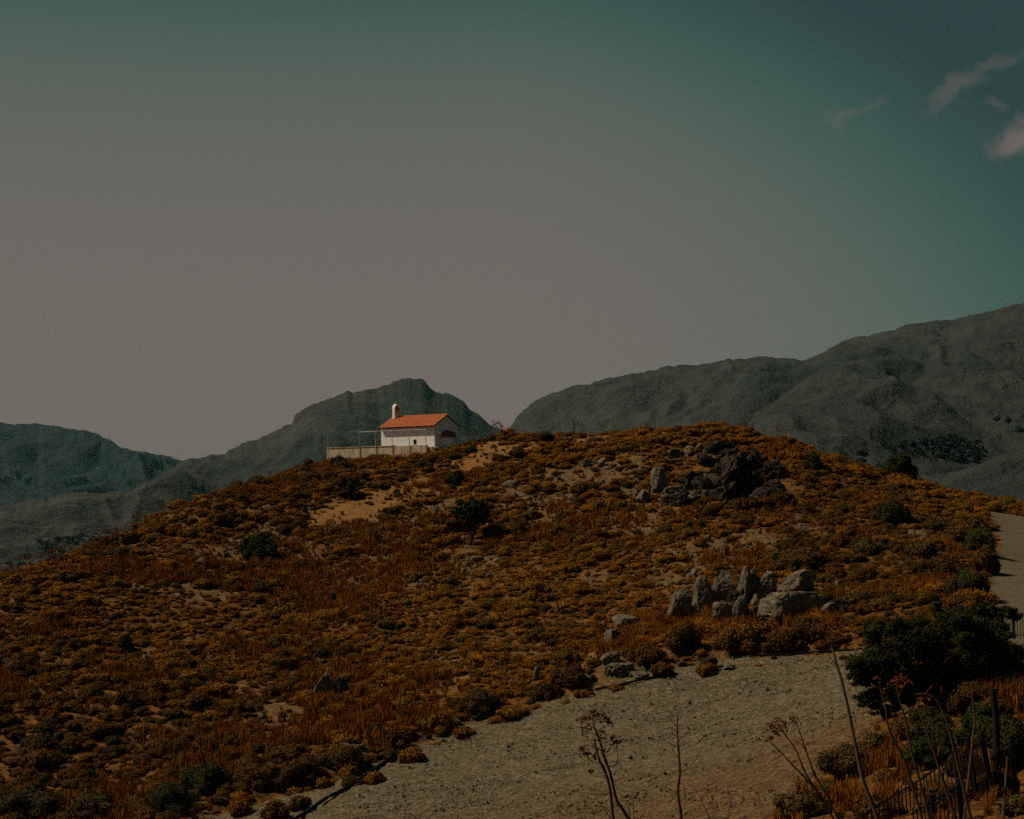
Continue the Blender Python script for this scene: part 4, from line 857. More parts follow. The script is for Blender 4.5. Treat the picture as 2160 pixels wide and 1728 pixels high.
# dry grass between the shrubs
n = 62000; tx = RNG.uniform(-62, 66, n); ty = 24 + 150 * RNG.random(n) ** .9
k = np.abs(tx) < .40 * ty + 6; tx, ty = tx[k], ty[k]; ft = fields(tx, ty)
gn = fbm(tx * .13, ty * .13, seed=55, oct=3)
nr_ = (tx > 5 + (ty - 30) * .05) & (ty < 56)
ok = (RNG.random(len(tx)) < np.where(nr_, .25, np.clip(.45 + 1.6 * gn, .12, 1) * (1 - .25 * ft[4]))) & (ft[0] < -.2) & (ft[1] < -.3)
for (x, y, r) in KEEP: ok &= np.hypot(tx - x, ty - y) > r * .7
tx, ty = tx[ok], ty[ok]; tz = H(tx, ty)
ts = RNG.uniform(.22, .5, len(tx)) * (1 + .9 * sstep(.15, .4, fbm(tx * .13, ty * .13, seed=55, oct=3))); rzz = RNG.uniform(0, 6.28, len(tx))
# extra grass in front of the standing boulders and on the slope by the fence
ex = []
for (px, py, wpx, cnt) in ((1500, 1335, 120, 240), (1420, 1345, 60, 120), (1700, 1330, 70, 60), (1290, 1385, 60, 80), (850, 1190, 50, 120), (720, 1300, 90, 160), (2040, 1480, 90, 60), (2130, 1470, 40, 30), (1900, 1620, 80, 60), (1800, 1700, 110, 40)):
    for _ in range(cnt):
        q = hit(px + random.gauss(0, wpx / 2), py + random.gauss(0, 12)); ex.append((q[0], q[1] + random.gauss(0, .5)))
ex = np.array(ex); ez_ = H(ex[:, 0], ex[:, 1])
tp_ = np.concatenate([np.stack([tx, ty, tz], -1), np.stack([ex[:, 0], ex[:, 1], ez_], -1)])
ts = np.concatenate([ts, RNG.uniform(.4, .8, len(ex))]); rzz = np.concatenate([rzz, RNG.uniform(0, 6.28, len(ex))])
scatter('dry_grass', tp_, np.stack([0 * rzz, 0 * rzz, rzz], -1), np.stack([ts, ts, ts], -1), RNG.integers(0, 5, len(ts)), tuft_protos, 'orange dry grass growing between the shrubs', 'grass')

# stones: the largest one by one, the rest as gravel and scree
n = 30000; qx = RNG.uniform(-62, 66, n); qy = 44 + 125 * RNG.random(n); k = np.abs(qx) < .38 * qy + 5; qx, qy = qx[k], qy[k]; fs = fields(qx, qy)
sn = fbm(qx * .10, qy * .10, seed=91, oct=4) + .5 * sstep(2.0, .0, np.abs(dline(qx, qy, EDGE))) 
scree = np.zeros_like(qx)
for (px, py, rad) in SCREE:
    c_ = hit(px, py); scree = np.maximum(scree, sstep(rad * 1.3, rad * .2, np.hypot(qx - c_[0], (qy - c_[1]) * .6)))
ok = (RNG.random(len(qx)) < np.clip(.02 + .8 * sn + 1.6 * scree, .03, 1) * .75) & (fs[0] < .6) & (fs[1] < -.2)
qx, qy = qx[ok], qy[ok]; scree = scree[ok]; qz = H(qx, qy); qs = np.clip(.14 * np.exp(RNG.normal(0, .55, len(qx))), .06, .42) * (1 + .35 * scree)
ix2, iy2 = proj(np.stack([qx, qy, qz], -1)); v2 = (ix2 > 5) & (ix2 < 2150) & (iy2 < 1720)
rk = np.where(v2, qs / qy, 0); bigs = np.argsort(-rk)[:170]; ib = np.zeros(len(qx), bool); ib[bigs] = True
qi = RNG.integers(0, 8, len(qx)); qr = RNG.uniform(0, 6.28, (len(qx), 3)) * np.array([.25, .25, 1])
st_lab = dict(zip(bigs, landmark_labels('loose pale stone', [(ix2[i], iy2[i]) for i in bigs])))
for i in bigs:
    o = obj('stone', stone_protos[qi[i]], loc=(qx[i], qy[i], qz[i] + qs[i] * .15), rot=tuple(qr[i]), scale=(qs[i],) * 3)
    tag(o, st_lab[i], 'stone', 'loose stones on the hill')
rr_ = ~ib
scatter('hillside_stones', np.stack([qx, qy, qz + qs * .15], -1)[rr_], qr[rr_], np.stack([qs] * 3, -1)[rr_], qi[rr_], stone_protos, 'small pale stones scattered between the shrubs', 'stones')
n = 120000; qx = RNG.uniform(-22, 24, n); qy = RNG.uniform(37, 86, n); fs = fields(qx, qy); 
pn = fbm(qx * .5, qy * 1.0, seed=15, oct=4)
ok = (fs[0] > 0) & (RNG.random(n) < np.clip(.25 + 2.2 * pn, .04, 1)); qx, qy = qx[ok], qy[ok]; qz = H(qx, qy)
qs = np.clip(.026 * np.exp(RNG.normal(0, .55, len(qx))), .012, .18); bigs = np.argsort(-qs / qy)[:110]; ib = np.zeros(len(qx), bool); ib[bigs] = True
qi = RNG.integers(0, 8, len(qx)); qr = RNG.uniform(0, 6.28, (len(qx), 3)) * np.array([.3, .3, 1])
gl_xy = proj(np.stack([qx, qy, qz], -1))
LAND_ALL = LAND; LAND = ((1260, 1600, 'the twin stalked fennel'), (1432, 1600, 'the single bare fennel'), (1680, 1570, 'the leaning fennel trio'), (740, 1660, 'the lower pipe'), (1296, 1440, 'the jagged outcrop'), (1500, 1415, 'the dark flat rock'), (1700, 1390, 'the upper pipe'), (1800, 1560, 'the tallest fennel'), (960, 1560, 'the mid left gravel shrub'), (1000, 1700, 'the bottom centre gravel'), (1100, 1500, 'the low edge bush'))
gr_lab = dict(zip(bigs, landmark_labels('small loose stone on gravel', [(gl_xy[0][i], gl_xy[1][i]) for i in bigs])))
for i in bigs:
    s = qs[i] * 1.1; o = obj('stone', stone_protos[qi[i]], loc=(qx[i], qy[i], qz[i] + s * .2), rot=tuple(qr[i]), scale=(s,) * 3)
    tag(o, gr_lab[i], 'stone', 'stones on the gravel clearing')
LAND = LAND_ALL
rr_ = ~ib
scatter('loose_gravel', np.stack([qx, qy, qz + qs * .2], -1)[rr_], qr[rr_], np.stack([qs] * 3, -1)[rr_], qi[rr_] % 6, pebble_protos, 'small loose gravel strewn over the clearing', 'gravel')

# ------------------------------------------------------------------ black water pipe along the clearing
M['pipe'] = noisy('black_pipe', (.004, .004, .004), (.009, .008, .007), 5, rough=.9, bs=0, spec=.05)
def pipe(pxs, r, label):
    ps = [hitH(*q) for q in pxs]; pts = []
    for a, b_ in zip(ps[:-1], ps[1:]):
        for i in range(6): pts.append(a + (b_ - a) * i / 6)
    pts.append(ps[-1]); pts = np.array(pts); zz = np.pad(H(pts[:, 0], pts[:, 1]), 4, mode='edge'); pts[:, 2] = np.convolve(zz, np.ones(9) / 9, 'valid') + r * 1.3
    b_ = MB(); b_.tube(pts, r, 8); o = b_.build('water_pipe', M['pipe'], None, True); tag(o, label, 'pipe', 'black water pipe')
pipe([(600, 1745), (640, 1722), (690, 1690), (740, 1660), (790, 1626), (820, 1607)], .075, 'black pipe running down the lower left of the clearing')
pipe([(1255, 1458), (1300, 1448), (1350, 1440), (1430, 1424)], .06, 'short stretch of black pipe below the jagged outcrop')
pipe([(1580, 1389), (1640, 1384), (1700, 1380), (1760, 1377), (1800, 1374)], .055, 'black pipe along the top edge of the clearing')

# ------------------------------------------------------------------ dried giant fennel
M['stalk'] = noisy('dry_stalk', (.035, .018, .010), (.085, .045, .022), 7, bs=.2)
M['stalk_pale'] = noisy('pale_dry_stalk', (.06, .042, .028), (.12, .085, .06), 6, bs=.2)
M['twig'] = noisy('dry_twig', (.06, .022, .006), (.13, .045, .010), 9, bs=0)
M['umbel'] = noisy('dry_seed_head', (.025, .009, .003), (.09, .028, .006), 20, bs=0)
M['umbel_red'] = noisy('rust_seed_head', (.07, .018, .006), (.15, .04, .012), 20, bs=0)
def catmull(p, per=5):
    p = np.array(p, float); out = []
    for i in range(len(p) - 1):
        a, b_, c_, d = p[max(i - 1, 0)], p[i], p[i + 1], p[min(i + 2, len(p) - 1)]
        for t_ in np.linspace(0, 1, per, endpoint=False): out.append(.5 * ((2 * b_) + (c_ - a) * t_ + (2 * a - 5 * b_ + 4 * c_ - d) * t_ ** 2 + (3 * b_ - a - 3 * c_ + d) * t_ ** 3))
    out.append(p[-1]); return out
def umbel(mb_ray, mb_seed, c, up, r, rng, rays=12, seeds=5, seed_r=.018):
    up = np.array(up, float); up /= np.linalg.norm(up)
    for i in range(rays):
        d = up * rng.uniform(.5, 1.0) + rng.normal(0, .62, 3); d /= np.linalg.norm(d); e = c + d * r * rng.uniform(.75, 1.05)
        mb_ray.tube([c, (c + e) / 2 + rng.normal(0, r * .05, 3), e], [r * .022, r * .018, r * .012], 3, False)
        for j in range(seeds):
            q = e + rng.normal(0, r * .14, 3); s = seed_r * rng.uniform(.6, 1.3); iv, jf = ico(1); mb_seed.add(iv * np.array([s, s, s * .7]) + q, [tuple(a) for a in jf])
def fennel(d, stalks, branches, umbels, label, base_drop=None, wpx=(9, 3), um='umbel', pale=False):
    """stalks/branches are polylines (px, py); every stalk runs on down to the ground below the last point"""
    rng = np.random.default_rng(int(stalks[0][0][0])); q0 = P(*stalks[0][0], d); s = pxm(q0)
    gz = float(H(np.array([q0[0]]), np.array([q0[1]]))[0]); root = obj('dried_fennel', None, loc=(q0[0], d, gz)); org = np.array([q0[0], d, gz])
    tag(root, label, 'dry plant', 'dried giant fennel in the foreground')
    for st in stalks:
        off = rng.uniform(-.25, .25); pts = [P(px, py, d + off + .25 * i / len(st)) - org for i, (px, py) in enumerate(st)]
        a, b_ = pts[0], pts[1]; dirv = a - b_; dirv /= np.linalg.norm(dirv); g = a.copy()
        if a[2] > .05:
            L = a[2] / max(-dirv[2], .35); g = a + dirv * L; g[2] = -.1
            pts = [g] + pts
        pts = catmull(pts); nn_ = len(pts); w0, w1 = wpx
        b2 = MB(); b2.tube(pts, [s * (w0 + (w1 - w0) * (i / (nn_ - 1)) ** 1.1) / 2 for i in range(nn_)], 8)
        b2.build('stalk', M['stalk_pale' if pale else 'stalk'], root, True)
    for br in branches:
        off = rng.uniform(-.15, .15); n_ = len(br)
        pts = catmull([P(px, py, d + .15 + off * i / n_) - org for i, (px, py) in enumerate(br)], 4)
        b2 = MB(); b2.tube(pts, list(np.linspace(s * 1.9, s * .8, len(pts)) / 1.0 * .55), 5); b2.build('branch', M['twig'], root, True)
    for (px, py, r) in umbels:
        c_ = P(px, py, d + rng.uniform(-.1, .3)) - org; ry_, sd_ = MB(), MB(); umbel(ry_, sd_, c_ - np.array([0, 0, r * s * .5]), (0, 0, 1), r * s, rng, seed_r=1.7 * s)
        u = ry_.build('umbel', M['twig'], root); sd_.build('seeds', M[um], u)
    return root
fennel(20, [[(1324, 1724), (1301, 1688), (1288, 1634), (1273, 1592), (1266, 1566), (1255, 1538), (1250, 1525)], [(1293, 1724), (1286, 1662), (1275, 1624), (1266, 1608), (1257, 1578), (1255, 1560)]],
       [[(1255, 1538), (1240, 1528), (1228, 1522)], [(1252, 1530), (1258, 1518), (1266, 1514)], [(1252, 1530), (1250, 1512), (1252, 1504)], [(1258, 1545), (1275, 1532), (1284, 1524)], [(1260, 1552), (1245, 1545), (1238, 1538)], [(1264, 1562), (1240, 1560), (1228, 1545)],
        [(1274, 1592), (1288, 1578), (1295, 1564)], [(1266, 1608), (1245, 1606), (1236, 1590), (1230, 1582)], [(1282, 1618), (1300, 1612), (1303, 1590), (1300, 1572)], [(1278, 1636), (1255, 1638), (1245, 1630)], [(1290, 1650), (1312, 1644), (1322, 1640)], [(1287, 1672), (1255, 1676), (1226, 1670)],
        [(1288, 1728), (1262, 1690), (1240, 1685), (1222, 1680)], [(1330, 1728), (1325, 1700), (1318, 1695)], [(1338, 1728), (1336, 1690), (1344, 1672)], [(1350, 1728), (1366, 1710), (1374, 1730)], [(1262, 1700), (1280, 1706), (1290, 1720)], [(1271, 1586), (1256, 1576), (1240, 1574)]],
       [(1226, 1518, 13), (1238, 1516, 11), (1264, 1512, 14), (1252, 1503, 9), (1276, 1518, 12), (1284, 1526, 9), (1238, 1538, 11), (1268, 1546, 10), (1292, 1556, 9), (1300, 1566, 8), (1230, 1580, 11), (1240, 1590, 8), (1252, 1596, 6), (1246, 1628, 7)], 'twin stalked dried fennel with dark seed heads on the clearing side', wpx=(7.5, 3.5))
fennel(21, [[(1437, 1724), (1430, 1671), (1434, 1630), (1431, 1578), (1428, 1538), (1430, 1507)]],
       [[(1427, 1532), (1415, 1518), (1405, 1508)], [(1428, 1542), (1418, 1538), (1410, 1528)], [(1430, 1556), (1422, 1550), (1414, 1540)], [(1429, 1546), (1440, 1536), (1444, 1526)], [(1431, 1562), (1442, 1554), (1451, 1544)], [(1431, 1576), (1408, 1566), (1397, 1558)], [(1432, 1580), (1443, 1560), (1450, 1546)], [(1432, 1602), (1420, 1584), (1416, 1570)], [(1434, 1630), (1455, 1618), (1470, 1598), (1474, 1584)], [(1430, 1672), (1410, 1664), (1388, 1651)], [(1437, 1712), (1446, 1690), (1442, 1660), (1437, 1650)], [(1500, 1735), (1485, 1700), (1470, 1672), (1462, 1662)]],
       [], 'single bare dried fennel stalk with thin side twigs', wpx=(7, 2.5))
fennel(19, [[(1752, 1717), (1701, 1634), (1676, 1577), (1641, 1533)], [(1742, 1676), (1717, 1631), (1692, 1558), (1676, 1514)], [(1720, 1665), (1676, 1618), (1650, 1590), (1622, 1562)]],
       [[(1650, 1545), (1635, 1535), (1625, 1528)], [(1660, 1556), (1650, 1535), (1655, 1525)], [(1690, 1556), (1700, 1545), (1708, 1535)], [(1700, 1585), (1690, 1570), (1670, 1560)], [(1680, 1512), (1690, 1530), (1684, 1545)], [(1650, 1590), (1640, 1600), (1630, 1598)], [(1700, 1660), (1690, 1645), (1676, 1640)], [(1646, 1538), (1640, 1522), (1648, 1515)]],
       [(1640, 1524, 15), (1626, 1534, 12), (1655, 1528, 12), (1672, 1514, 9), (1626, 1558, 10), (1635, 1546, 9)], 'three leaning dried fennel stalks with rust seed heads left of the fence', wpx=(5, 2.2), um='umbel_red')
fennel(18, [[(1852, 1728), (1822, 1650), (1810, 1600), (1798, 1540), (1788, 1490), (1775, 1435), (1765, 1402), (1757, 1372), (1752, 1352)]],
       [[(1768, 1410), (1752, 1398), (1735, 1390), (1722, 1384)], [(1762, 1402), (1750, 1384), (1744, 1372)], [(1770, 1408), (1785, 1396), (1794, 1378)], [(1757, 1372), (1740, 1350), (1732, 1335)], [(1756, 1366), (1770, 1345), (1776, 1328)], [(1753, 1352), (1748, 1330), (1742, 1318)], [(1754, 1356), (1762, 1335), (1760, 1318)], [(1800, 1560), (1806, 1530), (1800, 1500)]],
       [(1735, 1330, 14), (1745, 1318, 15), (1760, 1322, 15), (1774, 1326, 12), (1750, 1338, 12), (1766, 1340, 10)], 'tallest dried fennel leaning left over the clearing', wpx=(9, 4), um='umbel_red', pale=True)
for d, st, br, um_, lb in ((26, [(1925, 1660), (1906, 1601), (1876, 1541), (1869, 1498), (1860, 1460), (1850, 1440)], [[(1870, 1500), (1858, 1485), (1846, 1476)], [(1866, 1480), (1874, 1460), (1872, 1442)], [(1905, 1540), (1886, 1515), (1878, 1495)]], [(1850, 1432, 8)], 'bent dried stalk first behind the fence'),
                           (25, [(1938, 1640), (1923, 1586), (1913, 1533), (1904, 1498), (1896, 1469), (1890, 1450)], [[(1900, 1480), (1888, 1462), (1880, 1450)], [(1896, 1468), (1906, 1446), (1918, 1436)]], [(1885, 1440, 13), (1900, 1432, 13), (1915, 1440, 9)], 'thick dried stalk with rust head before the tree'),
                           (27, [(1976, 1605), (1958, 1552), (1945, 1514), (1935, 1488)], [[(1948, 1520), (1935, 1505), (1922, 1498)], [(1945, 1512), (1950, 1490), (1946, 1466)], [(1955, 1540), (1962, 1505), (1952, 1470)]], [(1940, 1478, 8)], 'slender dried stalk between the rust head and the hooked one'),
                           (26, [(2016, 1595), (1999, 1529), (1986, 1496), (1974, 1477), (1952, 1464), (1930, 1465)], [[(1972, 1476), (1960, 1455), (1966, 1446)], [(1952, 1464), (1962, 1452), (1968, 1444)], [(1988, 1500), (1980, 1512), (1972, 1515)]], [], 'hooked orange dried stalk above the green shrub'),
                           (27, [(2052, 1560), (2056, 1525), (2053, 1490), (2050, 1459)], [[(2051, 1462), (2046, 1454), (2040, 1450)], [(2051, 1460), (2054, 1452), (2058, 1450)]], [], 'short pale dried stalk right of the hooked one'),
                           (25, [(2122, 1640), (2124, 1615), (2124, 1596)], [[(2122, 1645), (2130, 1655), (2138, 1665)]], [], 'tiny pale dried stalk beside the right hand fence panel')):
    fennel(d, [st], br, um_, lb, wpx=(6, 2.5), um='umbel_red')

def mini_fennel(seed):
    rng = np.random.default_rng(seed); st, sd_ = MB(), MB(); lean = rng.normal(0, .12); h = 1.0
    st.tube([(0, 0, -.1), (lean * .4, 0, .5), (lean, 0, h)], [.018, .014, .008], 4)
    for i in range(rng.integers(3, 6)):
        z = rng.uniform(.45, 1.0); a = rng.uniform(0, 6.28); r = rng.uniform(.06, .26); c_ = np.array([lean * z + r * math.cos(a), r * math.sin(a), z + r * .7]); st.tube([(lean * z, 0, z), c_], [.009, .006], 3)
        for j in range(12): q = c_ + rng.normal(0, .055, 3); s = rng.uniform(.014, .03); iv, jf = ico(1); sd_.add(iv * s + q, [tuple(x) for x in jf])
    v = np.array(st.v + sd_.v); f = st.f + [tuple(i + len(st.v) for i in x) for x in sd_.f]
    m_ = mesh('dried_fennel', v, f, M['twig']); m_.materials.append(M['umbel_red']); mi = np.zeros(len(f), np.int32); mi[len(st.f):] = 1; m_.polygons.foreach_set('material_index', mi); return m_
minis = [mini_fennel(900 + i) for i in range(6)]
def stand(px, py, h, label, grp):
    p = hitH(px, py); s = h * pxm(p); tag(obj('dried_fennel', random.choice(minis), loc=(p[0], p[1], p[2]), rot=(0, 0, random.uniform(0, 6)), scale=(s * 1.1, s * 1.1, s)), label, 'dry plant', grp)
for i in range(46):
    px = 8 + i * 7.4 + random.uniform(-4, 4); py = np.interp(px, [0, 200, 400], [1236, 1168, 1076]) + random.uniform(0, 7); stand(px, py, random.uniform(22, 44), 'reddish dried fennel on the left skyline, %s from the frame edge' % ordw(i + 1), 'dried fennel on the skyline')
for i, px in enumerate(sorted(random.uniform(380, 690) for _ in range(10))): stand(px, np.interp(px, [380, 600, 690], [1084, 1012, 984]) + 3, random.uniform(16, 26), 'small dried stalk on skyline left of terrace, %s from the left' % ordw(i + 1), 'dried fennel on the skyline')
for i, px in enumerate((1000, 1038, 1046, 1058, 1212, 1222, 1270, 1380, 1500, 1512, 1520, 1538, 1556, 1575, 1590, 1612, 1640, 1666)): stand(px, np.interp(px, [1000, 1300, 1450, 1600, 1700], [926, 918, 910, 918, 952]) + 2, random.uniform(18, 36), 'small dried stalk on crest right of chapel, %s from the chapel' % ordw(i + 1), 'dried fennel on the skyline')
for i in range(14): px = 1790 + i * 15 + random.uniform(-6, 6); stand(px, np.interp(px, [1790, 1900, 2000], [985, 1017, 1042]) + 3, random.uniform(14, 24), 'small dried stalk on the right falling skyline, %s from the left' % ordw(i + 1), 'dried fennel on the skyline')
for i, (px, py, h) in enumerate(((1214, 1412, 72), (1395, 1332, 50), (1492, 1338, 40), (1322, 1365, 40), (925, 1496, 54), (820, 1510, 46), (697, 1590, 60), (611, 1602, 60), (1048, 1290, 26), (995, 1310, 30), (1640, 1020, 30), (2056, 1215, 48), (2062, 1170, 30))): stand(px, py, h, landmark_labels('thin dry stalk', [(px, py)])[0], 'thin stalks in the scrub')

# bare fallen branch and leaning dead twigs mid slope
fb = hitH(1180, 1290); b_ = MB(); s = pxm(fb)
for pl in (((1172, 1292), (1185, 1280), (1196, 1268)), ((1178, 1288), (1172, 1262), (1166, 1248)), ((1186, 1280), (1204, 1284))): b_.tube([P(x, y, fb[1] - .3) for x, y in pl], [s * 2, s * 1.5, s * 1][:len(pl)], 5)
tag(b_.build('dead_branch', M['stalk_pale']), 'pale bare dead branch sticking out mid slope', 'branch')
fb = hitH(1230, 1440); b_ = MB(); s = pxm(fb)
for pl in (((1235, 1438), (1228, 1420), (1222, 1402), (1216, 1385)), ((1229, 1420), (1234, 1408)), ((1224, 1406), (1218, 1404))): b_.tube([P(x, y, fb[1] - .2) for x, y in pl], [s * 2.4, s * 2, s * 1.5, s][:len(pl)], 5)
tag(b_.build('dead_branch', M['stalk_pale']), 'forked pale dead branch beside the jagged outcrop', 'branch')

# ------------------------------------------------------------------ fence, railing and shrubs in the lower right corner
M['iron'] = noisy('dark_iron', (.004, .004, .004), (.012, .010, .008), 8, rough=.7, bs=0)
M['cane'] = noisy('weathered_cane', (.012, .007, .003), (.04, .018, .006), 10, bs=.2)
def zground(p): return float(H(np.array([p[0]]), np.array([p[1]]))[0])
def picket_fence(a, b_, n, hgt, label, r=.012, post_at=(), lean=0.0, mat='iron', rails=(.12, .95), name='picket_fence'):
    a = np.array(a, float); b_ = np.array(b_, float); root = obj(name, None, loc=a); tag(root, label, 'fence', 'fences in the lower right corner')
    L = np.linalg.norm(b_ - a); lv = np.array([lean, 0, 0])
    pk_ = MB(); pk_.tube([(0, 0, 0), (lean * hgt, 0, hgt)], r, 5); pm = mesh('picket', pk_.v, pk_.f, M[mat])
    for i in range(n):
        q = a + (b_ - a) * (i + .5) / n - a; obj('picket', pm, root, loc=(q[0], q[1], q[2]), scale=(1, 1, random.uniform(.97, 1.05)))
    for z in rails:
        m_ = MB(); m_.tube([lv * z * hgt + np.array([0, .0, z * hgt]) + (b_ - a) * t_ for t_ in (0, .5, 1)], r * 1.3, 5); m_.build('rail', M[mat], root)
    for t_, pr in post_at:
        m_ = MB(); q = (b_ - a) * t_; m_.tube([q, q + np.array([lean * hgt * 1.05, 0, hgt * 1.06])], pr, 8); m_.build('post', M['iron'], root)
    return root
HF = 1.35
def ftop(px, py, d, h=None): q = P(px, py, d); q[2] -= h or HF; return q
picket_fence(ftop(1785, 1735, 30.5), ftop(1955, 1632, 33.5), 21, HF, 'dark iron picket fence climbing from the bottom edge', .017, ((0, .03),), -.03)
picket_fence(ftop(1955, 1632, 33.5), ftop(2022, 1590, 35.0), 8, HF, 'short dark iron fence panel next to the thick post', .017, ((1, .05),), -.05)
picket_fence(ftop(1930, 1710, 28), ftop(2030, 1650, 29.5), 13, HF, 'nearer lower run of the iron picket fence', .016, ((.42, .06), (1, .06)), -.06)
picket_fence(ftop(2026, 1588, 33, 1.7), ftop(2062, 1578, 33.2, 1.7), 13, 1.7, 'cane fence panel just right of the thick post', .012, ((1, .05),), -.14, 'cane', (.5, .9), 'cane_fence')
picket_fence(ftop(2066, 1566, 32.6, 1.9), ftop(2096, 1552, 32.8, 1.9), 11, 1.9, 'tall cane fence panel between two dark posts', .012, ((0, .045), (1, .06)), -.14, 'cane', (.5, .93), 'cane_fence')
picket_fence(ftop(2104, 1590, 32, 1.8), ftop(2150, 1580, 32, 1.8), 14, 1.8, 'shaded cane fence panel at right end', .012, ((1, .04),), -.10, 'cane', (.5, .93), 'cane_fence')
p = hitH(2105, 1640); wp = MB(); s = pxm(p); q = [np.array(p) + (0, 0, -.2), np.array(p) + (.0, 0, 1.6), np.array(p) + (-.05, 0, 2.3)]; wp.tube(q, [.10, .09, .08], 9)
tag(wp.build('wooden_post', M['iron']), 'thick dark post rising behind the cane fence', 'post')
ra_ = P(2137, 1294, 62); rb_ = P(2200, 1292, 61)
ra_[2] = P(2137, 1294, 62)[2] - 1.1; rb_[2] = rb_[2] - 1.1
picket_fence(ra_, rb_, 11, 1.1, 'dark iron railing beside the dirt road', .014, ((0, .06), (1, .06)), 0, 'iron', (.15, .97), 'road_railing')
ra2, rb2 = ftop(2120, 1432, 44), ftop(2190, 1440, 43)
picket_fence(ra2, rb2, 12, HF, 'dark iron fence below the spreading tree at the right edge', .012, ((.6, .05),), 0)

for (px, py, w, h, kd, lb) in ((1990, 1598, 130, 80, 'bright', 'fresh green shrub behind the fence among dry stalks'), (2070, 1545, 80, 60, 'bright', 'fresh green shrub under the tree near the fence'), (1950, 1620, 90, 60, 'bright', 'low green shrub at left of the fresh green ones'),
                               (1790, 1640, 120, 70, 'olive', 'grey olive shrub at the right edge of the clearing'), (1850, 1590, 70, 46, 'olive', 'small olive shrub under the tallest fennel'), (1700, 1728, 130, 56, 'olive', 'olive shrub at the bottom edge by the fence'),
                               (2150, 1620, 90, 100, 'green', 'dark green bush at the right edge below the tree'), (1870, 1660, 60, 36, 'olive', 'low olive shrub just behind the iron fence'), (2150, 1720, 70, 40, 'olive', 'pale shrub in the bottom right corner'), (2040, 1640, 100, 50, 'brown', 'dark brown bush added as shade behind the cane fence'), (2120, 1580, 110, 70, 'green', 'dark green bush behind the dark post'), (2060, 1500, 120, 60, 'brown', 'dark brown bush added as shade under the tree'), (2110, 1680, 90, 50, 'brown', 'dark brown bush added as shade under the cane fence right end'), (1960, 1540, 90, 50, 'green', 'dark green bush below the tree trunk'), (1850, 1728, 110, 44, 'brown', 'dark brown bush added as shade at the foot of the iron fence'), (2100, 1530, 90, 60, 'brown', 'dark brown bush added as shade at the tree foot right'), (1910, 1560, 80, 46, 'brown', 'dark brown bush added as shade at the clearing corner under tree'), (2000, 1700, 110, 46, 'brown', 'dark brown bush added as shade behind the lower iron fence'), (1760, 1690, 80, 40, 'olive', 'small olive shrub left of the iron fence')):
    shrub_thing(px, py, w, h, kd, lb, group='shrubs near the fence', n=4200, size=.05, k=12, fill=.25)  # the dark brown bushes are added so this corner looks shaded

# ------------------------------------------------------------------ far woods and the settlement in the valley
def blobmesh(seed):
    rng = np.random.default_rng(seed); lobes = lobes_dome(rng, 4, 1, 1.3); v, f = leafcloud(rng, lobes, 70, .5, .1, 0); return mesh('far_tree', v, f, M['far_leaf'])
blobs = [blobmesh(40 + i) for i in range(4)]
def woods(name, mt, n, seed, size, label, thr=.1, box=None, tlo=.02, grain=110):
    rng = np.random.default_rng(seed); rws, cls = mt['X'].shape; i = rng.integers(14, rws - 1, n); j = rng.integers(0, cls - 1, n); a, b_ = rng.random(n), rng.random(n)
    def lerp(A): return (A[i, j] * (1 - a) + A[i + 1, j] * a) * (1 - b_) + (A[i, j + 1] * (1 - a) + A[i + 1, j + 1] * a) * b_
    p = np.stack([lerp(mt['X']), lerp(mt['Y']), lerp(mt['Z'])], -1); T_ = lerp(mt['T'])
    ok = (fbm(p[:, 0] / grain, p[:, 1] / grain, seed=seed, oct=4) + rng.normal(0, .16, n) > thr) & (T_ > tlo)
    if box is not None:
        ix_, iy_ = proj(p); m_ = np.zeros(len(p), bool)
        for (x0, y0, x1, y1) in box: m_ |= (ix_ > x0) & (ix_ < x1) & (iy_ > y0) & (iy_ < y1)
        ok &= m_
    p = p[ok]; s = size * rng.uniform(.6, 1.5, len(p)); r = rng.uniform(0, 6.28, len(p)); p[:, 2] -= s * .15
    scatter(name, p, np.stack([0 * r, 0 * r, r], -1), np.stack([s, s, s * .8], -1), rng.integers(0, 4, len(p)), blobs, label, 'woods')
woods('far_woods', mt_spur, 26000, 8, 4.0, 'dark belt of trees low on the right mountain', .26, [(1800, 935, 1960, 985), (1950, 930, 2060, 975), (2040, 900, 2160, 950), (2100, 870, 2200, 930)])
woods('valley_woods', mt_peak, 40000, 9, 3.5, 'dark trees on the valley floor at far left', .12, [(0, 1130, 330, 1250), (150, 1095, 200, 1115)], .3)
def on_mt(mt, px, py):
    ix_, iy_ = proj(np.stack([mt['X'], mt['Y'], mt['Z']], -1)); d = np.hypot(ix_ - px, iy_ - py); d[:14] = 1e9; k = np.unravel_index(np.argmin(d), d.shape); return np.array([mt['X'][k], mt['Y'][k], mt['Z'][k]])
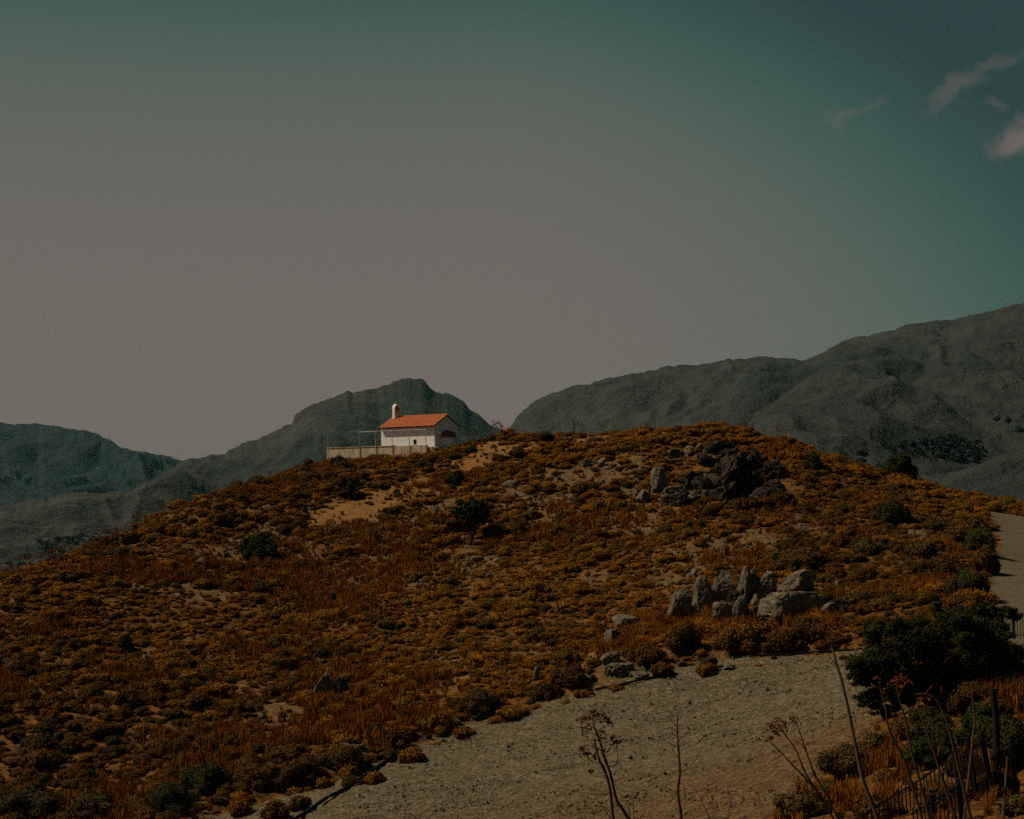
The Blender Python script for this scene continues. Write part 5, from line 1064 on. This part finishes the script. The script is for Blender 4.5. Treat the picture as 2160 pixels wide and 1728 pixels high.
M['farwall'] = noisy('far_wall', (.09, .085, .07), (.13, .12, .1), .5, bs=0); M['farroof'] = noisy('far_roof', (.10, .035, .028), (.13, .045, .035), .5, bs=0)
for (px, py, w, lb) in ((124, 1143, 20, 'long red roofed building in the far valley'), (98, 1144, 9, 'small red roofed house left of the long far building')):
    p = on_mt(mt_peak, px, py); s = pxm(p); L = w * s; root = obj('far_house', None, loc=p); tag(root, lb, 'house', 'far valley houses')
    b_ = MB(); b_.box((-L / 2, -3, -2), (L / 2, 3, 3.0)); b_.build('wall', M['farwall'], root)
    b_ = MB(); b_.add([(-L / 2 - .4, -3.5, 3.01), (L / 2 + .4, -3.5, 3.01), (L / 2 + .4, 3.5, 3.01), (-L / 2 - .4, 3.5, 3.01), (-L / 2 - .4, 0, 5), (L / 2 + .4, 0, 5)], [(0, 1, 5, 4), (2, 3, 4, 5), (1, 2, 5), (3, 0, 4), (3, 2, 1, 0)]); b_.build('roof', M['farroof'], root)
trk = [on_mt(mt_peak, *q) for q in ((62, 1190), (78, 1183), (92, 1176), (104, 1172))]; b_ = MB()
vv = []
for q in trk: vv += [q + np.array([-1, -4.5, 2.4]), q + np.array([1, 4.5, 3.2])]
b_.add(vv, [(2 * i, 2 * i + 2, 2 * i + 3, 2 * i + 1) for i in range(len(trk) - 1)]); tag(b_.build('valley_track', M['farwall']), 'pale track in the far valley', 'road', kind='structure')

# ------------------------------------------------------------------ haze in the air
hz = MB(); hz.box((-4500, -60, -140), (4500, 7300, 520)); hm = bpy.data.materials.new('haze_air'); hm.use_nodes = True; ht = hm.node_tree; ht.nodes.clear()
pv = ht.nodes.new('ShaderNodeVolumePrincipled'); pv.inputs['Color'].default_value = (.24, .60, .58, 1); pv.inputs['Density'].default_value = 2.3e-5; pv.inputs['Anisotropy'].default_value = 0.0
ht.links.new(pv.outputs[0], ht.nodes.new('ShaderNodeOutputMaterial').inputs['Volume'])
tag(hz.build('haze', hm), 'thin grey haze in the air', 'haze', kind='stuff')
